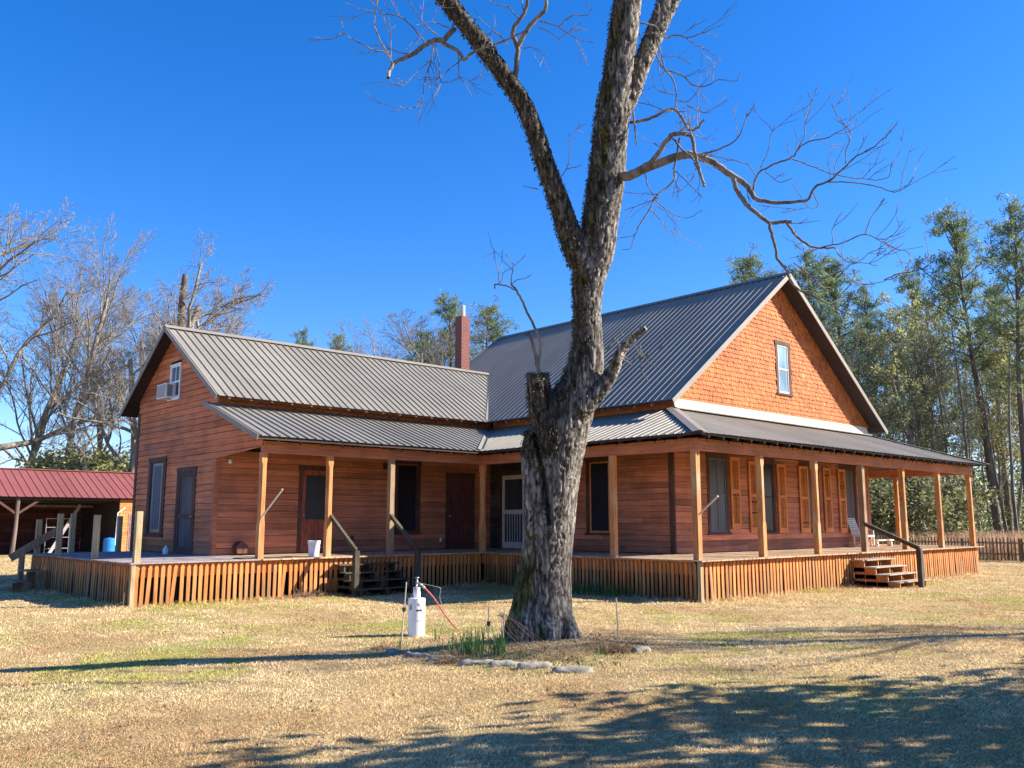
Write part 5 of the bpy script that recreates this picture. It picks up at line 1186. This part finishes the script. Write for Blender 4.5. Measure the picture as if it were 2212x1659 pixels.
# ------------------------------------------------------------------ trees
def tloc(x, d):
    p = at(x, 1150, d); return np.array((p[0], p[1], 0.))
def ztop(y, d): return 1.86 + (1150 - y) / FPX * d
class Proto: pass
def bare_proto(seed, H, prm, maxl=4, r0=.28, leaves=0, leafsize=.15, leafcol=None, name='bare_tree'):
    rg = np.random.default_rng(seed); T = Tubes(); tips = []
    e = bpy.data.objects.new(name, None); COL.objects.link(e)
    grow(rg, T, tips, (0, 0, -.1), (rg.normal(0, .04), rg.normal(0, .04), 1), H, r0, 0, maxl, prm)
    V = np.concatenate(T.V); nt_ = len(T.V)
    # trunk = first tube, limbs = rest
    T0 = Tubes(); T0.V = T.V[:1]; T0.F = T.F[:1]; T0.C = T.C[:1]; T0.build('trunk', prm.get('bark', M['farbark']), e)
    T1 = Tubes(); T1.V = T.V[1:]; T1.C = T.C[1:]; off = len(T.V[0]); T1.F = [f - off for f in T.F[1:]]; T1.build('crown', prm.get('bark', M['farbark']), e)
    if leaves:
        tp = np.concatenate(tips); P = tp[rg.integers(0, len(tp), leaves)] + rg.normal(0, .12, (leaves, 3))
        leafcloud('foliage', P, leafsize, prm.get('leaf', M['leaf']), e, rg, .6, leafcol)
    e['H'] = max(V[:, 2]); e['used'] = 0
    return e
def place(pr, x, d, ytop, rz, label, cat='tree', group=None, wide=1.0, z=0, lean=0):
    o = pr if not pr['used'] else copy_tree(pr)
    pr['used'] = 1; s = ztop(ytop, d) / pr['H']
    o.location = tloc(x, d) + (0, 0, z); o.rotation_euler = (0, 0, rz)
    if lean: o.rotation_mode = 'QUATERNION'; o.rotation_quaternion = Matrix.Rotation(R(lean), 3, Vector((FW[0], FW[1], 0))).to_quaternion() @ Matrix.Rotation(rz, 3, 'Z').to_quaternion()
    o.scale = (s * wide, s * wide, s); tag(o, label, cat, group)
    return o
pv = dict(wob=.10, up=.035, nb=[16, 8, 7, 5], start=.28, ang=.58, len=[.48, .5, .48, .5], rat=.46, rmin=.007, seg=.9)
po = dict(wob=.19, up=.02, nb=[9, 9, 8, 6], start=.25, ang=.9, len=[.62, .52, .46, .48], rat=.50, rmin=.0075, seg=.8)
pf = dict(wob=.10, up=.03, nb=[16, 6, 5], start=.30, ang=.8, len=[.30, .5, .5], rat=.42, rmin=.014, seg=1.0)
A1 = bare_proto(1, 13, pv, 4, .24); A2 = bare_proto(2, 13, pv, 4, .22); O1 = bare_proto(3, 11, po, 4, .40); O2 = bare_proto(9, 11, po, 4, .34)
g1 = 'bare winter trees behind the left end of the house'
place(O1, 368, 62, 525, 1.0, 'old spreading bare tree with a thick trunk right behind the wing gable', 'bare tree', g1, .92)
place(O2, -90, 64, 345, 2.1, 'large bare tree at the far left edge, its limbs reaching in from outside the frame', 'bare tree', g1, .8)
place(A1, 118, 64, 462, .3, 'tall fan-shaped bare tree rising over the middle of the red shed roof', 'bare tree', g1, .9)
place(A2, 20, 68, 520, 1.3, 'slender bare tree left of the fan-shaped one above the shed', 'bare tree', g1)
place(A2, 215, 70, 590, 2.9, 'slender pale bare tree between the fan-shaped and the spreading tree', 'bare tree', g1)
place(O2, 262, 61, 680, 4.0, 'low crooked bare tree touching the left eave of the wing', 'bare tree', g1, .9)
place(A1, 480, 68, 600, 2.4, 'bare tree seen over the wing roof right of the spreading tree', 'bare tree', g1, .8)
place(A2, 310, 73, 640, 5.2, 'slim bare tree behind the left slope of the wing gable', 'bare tree', g1)
g2 = 'bare trees over the wing ridge'
place(A1, 850, 66, 700, 4.2, 'bare tree over the middle of the wing ridge', 'bare tree', g2, 1.1); place(A2, 925, 64, 690, 5.0, 'bare tree just left of the brick chimney', 'bare tree', g2, 1.2)
# broken dead trunk sticking out of the spreading tree
dt = Tubes(); q = tloc(366, 61); dt.tube(catmull([q, q + (0.1, 0, 9), q + (-.05, 0, ztop(690, 61)), q + (0.05, 0, ztop(600, 61))], 4), np.linspace(.42, .20, 13), 9)
d2 = bpy.data.objects; dt.build('dead_tree', M['pinebark'], label='broken-off dark dead trunk standing in the spreading tree', cat='dead tree', base=q)
def pine_proto(seed, H, nbr, crown0, Lb, dens=1.0):
    rg = np.random.default_rng(seed); e = bpy.data.objects.new('pine_tree', None); COL.objects.link(e)
    T = Tubes(); P, _ = wander(rg, (0, 0, -.1), (0, 0, 1), H, 1.2, .018, 0); T.tube(P, np.linspace(.24, .05, len(P)), 8); T.build('trunk', M['pinebark'], e)
    B = Tubes(); pts = []
    for k in range(nbr):
        f = crown0 + (1 - crown0) * (k + rg.random()) / nbr; z = f * H; i = min(int(f * (len(P) - 1)), len(P) - 2); q = P[i] + (P[i + 1] - P[i]) * (f * (len(P) - 1) - i)
        g = (f - crown0) / (1 - crown0); L = Lb * (.42 + .58 * math.sin(math.pi * min(1, .15 + g * .8))) * rg.uniform(.45, 1.15); a = rg.uniform(0, 6.28)
        d = np.array((math.cos(a), math.sin(a), rg.uniform(.1, .5) + g * .9)); d /= np.linalg.norm(d); Q, _ = wander(rg, q, d, L, .35, .14, .06); B.tube(Q, np.linspace(.055, .016, len(Q)), 4)
        for _2 in range(int(5 * dens + L * 1.6)):
            j = rg.integers(len(Q) // 2, len(Q)); c = Q[j] + rg.normal(0, .22 + L * .07, 3); B.tube([Q[j], c], [.018, .01], 3); pts.append(c)
    for k in range(6):
        f = rg.uniform(.35, crown0); i = int(f * (len(P) - 1)); a = rg.uniform(0, 6.28); Q, _ = wander(rg, P[i], (math.cos(a), math.sin(a), .15), rg.uniform(.6, 2.2), .4, .12, 0); B.tube(Q, np.linspace(.03, .012, len(Q)), 3)
    B.build('limbs', M['pinebark'], e)
    C = np.array(pts); n = int(34 * dens); Pn = (C[:, None] + rg.normal(0, .13, (len(C), n, 3)) * (1, 1, .7)).reshape(-1, 3)
    tone = np.repeat(rg.uniform(.6, 1.35, len(C)), n)[:, None] * np.ones(3)
    leafcloud('foliage', Pn, .30, M['needle'], e, rg, .16, tone, droop=-.35)
    e['H'] = H * 1.02; e['used'] = 0; return e
P1 = pine_proto(21, 20, 46, .52, 3.0); P2 = pine_proto(22, 20, 40, .62, 2.4, .9); P3 = pine_proto(23, 20, 55, .45, 2.6)
g3 = 'pines of the right-hand woods'
for pr, x, d, y, rz, lab, wd in [(P1, 2160, 56, 452, .4, 'tallest pine with a long bare leaning trunk near the right edge', 1.0), (P3, 2225, 52, 462, 1.9, 'dense tall pine cut by the right edge of the photo', 1.0), (P1, 2040, 70, 600, 3.3, 'thin pine just left of the tallest pine', .8),
        (P2, 1640, 62, 574, 0.5, 'pine crown just left of the front gable peak', 1.3), (P3, 1752, 60, 572, 2.2, 'round pine crown just right of the front gable peak', 1.05), (P2, 1838, 61, 580, 4.1, 'second pine crown right of the gable peak', 1.4), (P3, 1915, 66, 640, 5.1, 'lower pine between gable and tallest pine', .9), (P2, 2180, 64, 640, 1.1, 'pine standing low between the two tall right-hand pines', 1.1)]:
    place(pr, x, d, y, rz, lab, 'pine', g3, wd, lean=-2.0 if x == 2160 else 0)
g4 = 'pines behind the wing ridge'
for pr, x, d, y, rz, lab, wd in [(P1, 988, 62, 655, 2.0, 'pine right behind the brick chimney', .9), (P2, 1052, 64, 685, 1.0, 'pine between chimney and main roof', 1.3), (P3, 655, 85, 742, 0, 'tiny pine top over the left part of the wing ridge', .8), (P2, 718, 88, 748, 1, 'tiny pine top over the middle of the wing ridge', .9), (P3, 880, 80, 745, 3, 'bushy pine under the bare trees left of the chimney', 1.3)]:
    place(pr, x, d, y, rz, lab, 'pine', g4, wd)
g5 = 'thin leafy hardwoods of the right-hand woods'
H1_ = bare_proto(31, 14, pf, 3, .15, 5600, .17, name='leafy_tree'); H2_ = bare_proto(32, 14, pf, 3, .13, 4800, .17, (1.25, 1.1, .75), name='leafy_tree'); H3_ = bare_proto(33, 14, pv, 4, .15, 4400, .16, (.75, .85, .8), name='leafy_tree')
spots = [(1700, 58, 690), (1735, 66, 650), (1780, 55, 700), (1808, 63, 655), (1850, 57, 690), (1876, 66, 640), (1905, 55, 720), (1935, 62, 640), (1962, 57, 680), (1990, 68, 640), (2015, 55, 710), (2045, 60, 660), (2075, 56, 700), (2100, 65, 680), (2150, 58, 720), (2172, 68, 690), (2200, 56, 700), (2240, 62, 680), (2290, 57, 640)]
kinds = ['grey-green thin', 'yellow-green thin', 'dark sparse']; ords = ['first', 'second', 'third', 'fourth', 'fifth', 'sixth', 'seventh', 'eighth', 'ninth', 'tenth', 'eleventh', 'twelfth', 'thirteenth', 'fourteenth', 'fifteenth', 'sixteenth', 'seventeenth', 'eighteenth', 'nineteenth']
for i, (x, d, y) in enumerate(spots):
    pr = (H1_, H2_, H3_)[i % 3]; place(pr, x, d, y + 5, i * 1.3, kinds[i % 3] + ' woodland tree, ' + ords[i] + ' from the front gable towards the right edge', 'leafy tree', g5, .95)
# shrubs
def shrub_proto(seed, n, col):
    rg = np.random.default_rng(seed); e = bpy.data.objects.new('evergreen_shrub', None); COL.objects.link(e); T = Tubes(); tips = []
    for k in range(9): a = k * .7; grow(rg, T, tips, (0, 0, 0), (math.cos(a) * .6, math.sin(a) * .6, 1), 2.0, .05, 0, 2, dict(wob=.15, up=.05, nb=[6, 5], start=.2, ang=.8, len=[.5, .5], rat=.5, rmin=.012, seg=.4))
    T.build('stems', M['farbark'], e); tp = np.concatenate(tips); P = tp[rg.integers(0, len(tp), n)] + rg.normal(0, .14, (n, 3)); leafcloud('foliage', P, .11, M['bushleaf'], e, rg, .55, col)
    e['H'] = 2.7; e['used'] = 0; return e
E1 = shrub_proto(41, 7500, (1.6, 1.35, 1.25)); E2 = shrub_proto(42, 8000, (1.3, 1.15, 1.3))
for pr, x, d, y, rz, lab, wd in [(E1, 210, 63, 985, 0, 'yellow-green shrub just behind the shed ridge', 1.2), (E1, 150, 66, 975, 1, 'olive shrub behind the shed under the fan-shaped tree', 1.1), (E1, 255, 66, 965, 3, 'small olive shrub by the wing wall corner', 1.0),         (E2, 1900, 50, 1030, 1, 'dark shrub seen through the front porch posts', 1.3), (E2, 1965, 52, 1000, 2, 'dark shrub behind the right end of the porch', 1.2)]:
    place(pr, x, d, y, rz, lab, 'shrub', 'evergreen shrubs at the lawn edge', wd)
# far woodland mass
def mass(name, lab, x0, x1, d0, d1, h, n, col, seed, m, size=.42):
    rg = np.random.default_rng(seed); x = rg.uniform(x0, x1, n); d = rg.uniform(d0, d1, n); px = (x - 1106) / FPX
    base = CAM[None] + d[:, None] * (np.array((.679, .734, 0)) + RT[None] * px[:, None]); lat = px * d
    hh = h * (.62 + .2 * np.sin(lat * .55 + seed) + .14 * np.sin(lat * 1.7 + 2) + .1 * np.sin(lat * 3.9)); z = hh * rg.random(n) ** .75
    cl = .5 + .5 * np.sin(lat * 2.3 + z * 1.9) * np.cos(z * 2.7 + d)
    keep = cl > rg.random(n) * .75; P = np.stack([base[:, 0], base[:, 1], z], 1)[keep]
    o = leafcloud(name, P, size, m, None, rg, .6, np.array(col) * rg.uniform(.6, 1.3, (len(P), 1)), label=lab, cat='woods', kind='stuff')
mass('far_woodland', 'dense far woods filling the gaps behind the right-hand trees', 1560, 2700, 72, 96, 12, 90000, (1.1, 1.1, 1.2), 3, M['bushleaf'], .3)
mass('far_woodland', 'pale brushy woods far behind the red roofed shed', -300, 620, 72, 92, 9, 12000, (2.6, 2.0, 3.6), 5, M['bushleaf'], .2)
mass('undergrowth', 'thin leafy undergrowth at the foot of the right-hand woods', 1500, 2700, 54, 70, 5.5, 19000, (.9, .95, .95), 8, M['bushleaf'], .17)
tk = Tubes(); rg = np.random.default_rng(66)
for k in range(130):
    x = rg.uniform(1600, 2600); d = rg.uniform(50, 80); b = tloc(x, d); H = rg.uniform(7, 15); P, _ = wander(rg, b, (rg.normal(0, .06), rg.normal(0, .06), 1), H, 1.5, .03, .01); tk.tube(P, np.linspace(rg.uniform(.06, .13), .03, len(P)), 5, rg.uniform(.5, 1.4))
tk.build('woodland_stems', M['farbark'], label='many thin grey stems standing in the right-hand woods', cat='woods', kind='stuff')

# trees outside the picture whose shadows fall on the lawn
def place_at(pr, loc, H, rz, label, cat, wide=1):
    o = pr if not pr['used'] else copy_tree(pr); pr['used'] = 1; s = H / pr['H']; o.location = (*loc, 0.1); o.rotation_euler = (0, 0, rz); o.scale = (s * wide, s * wide, s); tag(o, label, cat); return o
def ll(lat, dep): return (CAM[0] + dep * .679 + lat * .734, CAM[1] + dep * .734 - lat * .679)
SH = shrub_proto(55, 8500, (.9, 1, 1)); 
c_ = ll(10.2, 6.2); place_at(SH, c_, 7.2, .4, 'evergreen tree standing out of view to the right, shading the near lawn', 'tree', .95)
c_ = ll(14.6, 6.0); place_at(E2, c_, 7.4, 1.4, 'second evergreen out of view to the right', 'tree', .8)
c_ = ll(14.0, 12.6); place_at(A1, c_, 12, .4, 'bare tree out of view to the right, casting thin shadows', 'tree', 1.0)

# ------------------------------------------------------------------ lawn grass
def vnoise(x, y, s, seed):
    g = np.random.default_rng(seed).random((64, 64)); x = x / s + 100; y = y / s + 100; i = np.floor(x).astype(int); j = np.floor(y).astype(int); fx = x - i; fy = y - j; fx = fx * fx * (3 - 2 * fx); fy = fy * fy * (3 - 2 * fy)
    G = lambda a, b: g[a % 64, b % 64]
    return (G(i, j) * (1 - fx) + G(i + 1, j) * fx) * (1 - fy) + (G(i, j + 1) * (1 - fx) + G(i + 1, j + 1) * fx) * fy
def fnoise(x, y, s, seed): return .5 * vnoise(x, y, s, seed) + .3 * vnoise(x, y, s / 2.3, seed + 1) + .2 * vnoise(x, y, s / 5.1, seed + 2)
def lawn():
    r = np.random.default_rng(2); n = 900000; u = r.random(n); d = 4.2 * (46 / 4.2) ** u ** 1.0; lat = r.uniform(-.72, .72, n) * d
    x = CAM[0] + d * .679 + lat * .734; y = CAM[1] + d * .734 - lat * .679
    inside = ((x > LA - .05) & (x < D) & (y > -.15) & (y < 7.7)) | ((x > -.15) & (x < UR + .1) & (y > -LM - .15) & (y < 5)) | ((x > 2) & (x < 14.3) & (y > -5) & (y < 9)) | ((x > LB) & (x < 3) & (y > 2) & (y < 8.4)) | (np.hypot(x - TREE[0], y - TREE[1]) < .45) | (y > 31.9)
    keep = ~inside; bare = fnoise(x, y, 1.3, 9); keep &= r.random(n) < np.clip((bare - .24) * 6, .25, 1)
    x, y, d = x[keep], y[keep], d[keep]; n = len(x); z = gh(x, y)
    sz = np.clip(d / 9, .8, 3.0)
    tuft = fnoise(x, y, .22, 31); H = (.010 + .026 * tuft ** 1.5) * r.uniform(.5, 1.5, n) * (1 + (sz - 1) * .35); W = .0032 * sz * r.uniform(.7, 1.4, n)
    near = (x > LA - .6) & (x < LA - .05) & (y > -1) & (y < 8) | (np.abs(y + .3) < .22) & (x < -.2) & (x > LA) | (np.abs(x + .28) < .18) & (y > -LM) & (y < -.2) | (np.abs(y + LM + .3) < .2) & (x > -.2) & (x < UR)
    H = np.where(near, H * r.uniform(1, 3.4, n), H)
    a = r.uniform(0, 6.283, n); L = H * r.uniform(.3, 2.2, n)
    P = np.stack([x, y, z - .004], 1); dv_ = np.stack([np.cos(a) * L, np.sin(a) * L, H], 1); sv = np.stack([-np.sin(a) * W, np.cos(a) * W, 0 * a], 1)
    V = np.stack([P - sv, P + sv, P + dv_ * .6 + sv * .8 + np.array((0, 0, .002)), P + dv_ * (1, 1, .9)], 1).reshape(-1, 3); F = np.arange(n * 4).reshape(-1, 4)
    dep = (x - CAM[0]) * .679 + (y - CAM[1]) * .734
    gm = np.clip((fnoise(x, y, 2.6, 12) * 1.0 + fnoise(x, y, .5, 14) * .35 - .765) * 6, 0, 1) * sstep(7.5, 11, dep) * (1 - .5 * sstep(30, 40, dep)); bm = np.clip((fnoise(x, y, 1.6, 17) - .50) * 5, 0, 1); lite = fnoise(x, y, .9, 23)
    bedr = np.hypot(x - TREE[0], (y - TREE[1]))
    straw = np.array((.68, .50, .27)); pale = np.array((.84, .70, .44)); brown = np.array((.42, .24, .11)); green = np.array((.38, .44, .06))
    C = straw + (pale - straw) * np.clip(lite * 1.6 - .3, 0, 1)[:, None]; C = C + (brown - C) * (bm * .62)[:, None]; C = C + (green - C) * (gm * r.uniform(.4, 1, n))[:, None]
    br = np.clip(1.15 - np.abs(bedr - 1.5) * 1.3, 0, 1) * r.uniform(0, 1, n); C = C + (brown * .8 - C) * (br * .6)[:, None]
    cl = fnoise(x, y, .30, 51) * .6 + fnoise(x, y, .11, 57) * .4; C = C * (.60 + .74 * cl)[:, None] * np.array((1.02, .98, .92))
    C = C * r.normal(1, .19, (n, 1)).clip(.45, 1.5) * np.stack([r.normal(1, .05, n), np.ones(n), r.normal(1, .1, n)], 1)
    rawmesh('lawn_grass', V, F, np.repeat(C, 4, 0), M['blade'], kind='stuff', label='dry straw coloured lawn grass with green patches', cat='grass')
lawn()
# clumps of grass against the skirting, leaf litter
gc = [(x, -.32, 0) for x in np.linspace(-4.6, -5.9, 5)] + [(-.35, v, 0) for v in np.linspace(-2.5, -5.8, 16)]
blades('iris_clump', [c for c in gc[5:]], 420, .32, .014, .12, M['flowerleaf'], np.random.default_rng(3), .55, col=(.75, .85, .9), label='dark strap-leaved plants along the shaded side skirting', cat='plants', kind='stuff')
weeds2 = Tubes(); rg = np.random.default_rng(90)
for k in range(120):
    q = np.array((-6.05 + rg.normal(0, .16), -.42 + rg.normal(0, .1), 0)); d = np.array((rg.normal(0, .5), rg.normal(0, .5), 1)); Q, _ = wander(rg, q, d / np.linalg.norm(d), rg.uniform(.12, .34), .05, .3, -.1); weeds2.tube(Q, np.linspace(.006, .003, len(Q)), 3, rg.uniform(.6, 1.4))
weeds2.build('dried_weeds', M['dryweed'], label='dry weed clump against the sunlit wing skirting', cat='dead plant', base=(-6.05, -.42, 0))
rg = np.random.default_rng(91); n = 1500; lt = rg.uniform(-.7, .7, n); dd0 = 4.5 + 12 * rg.random(n) ** 1.3; lx = CAM[0] + dd0 * .679 + lt * dd0 * .734; ly = CAM[1] + dd0 * .734 - lt * dd0 * .679
P = np.stack([lx, ly, gh(lx, ly) + .012], 1); leafcloud('leaf_litter', P, .035, M['dryweed'], None, rg, .7, (.8, .65, .55), label='scattered brown dead leaves on the lawn', cat='leaves', kind='stuff')
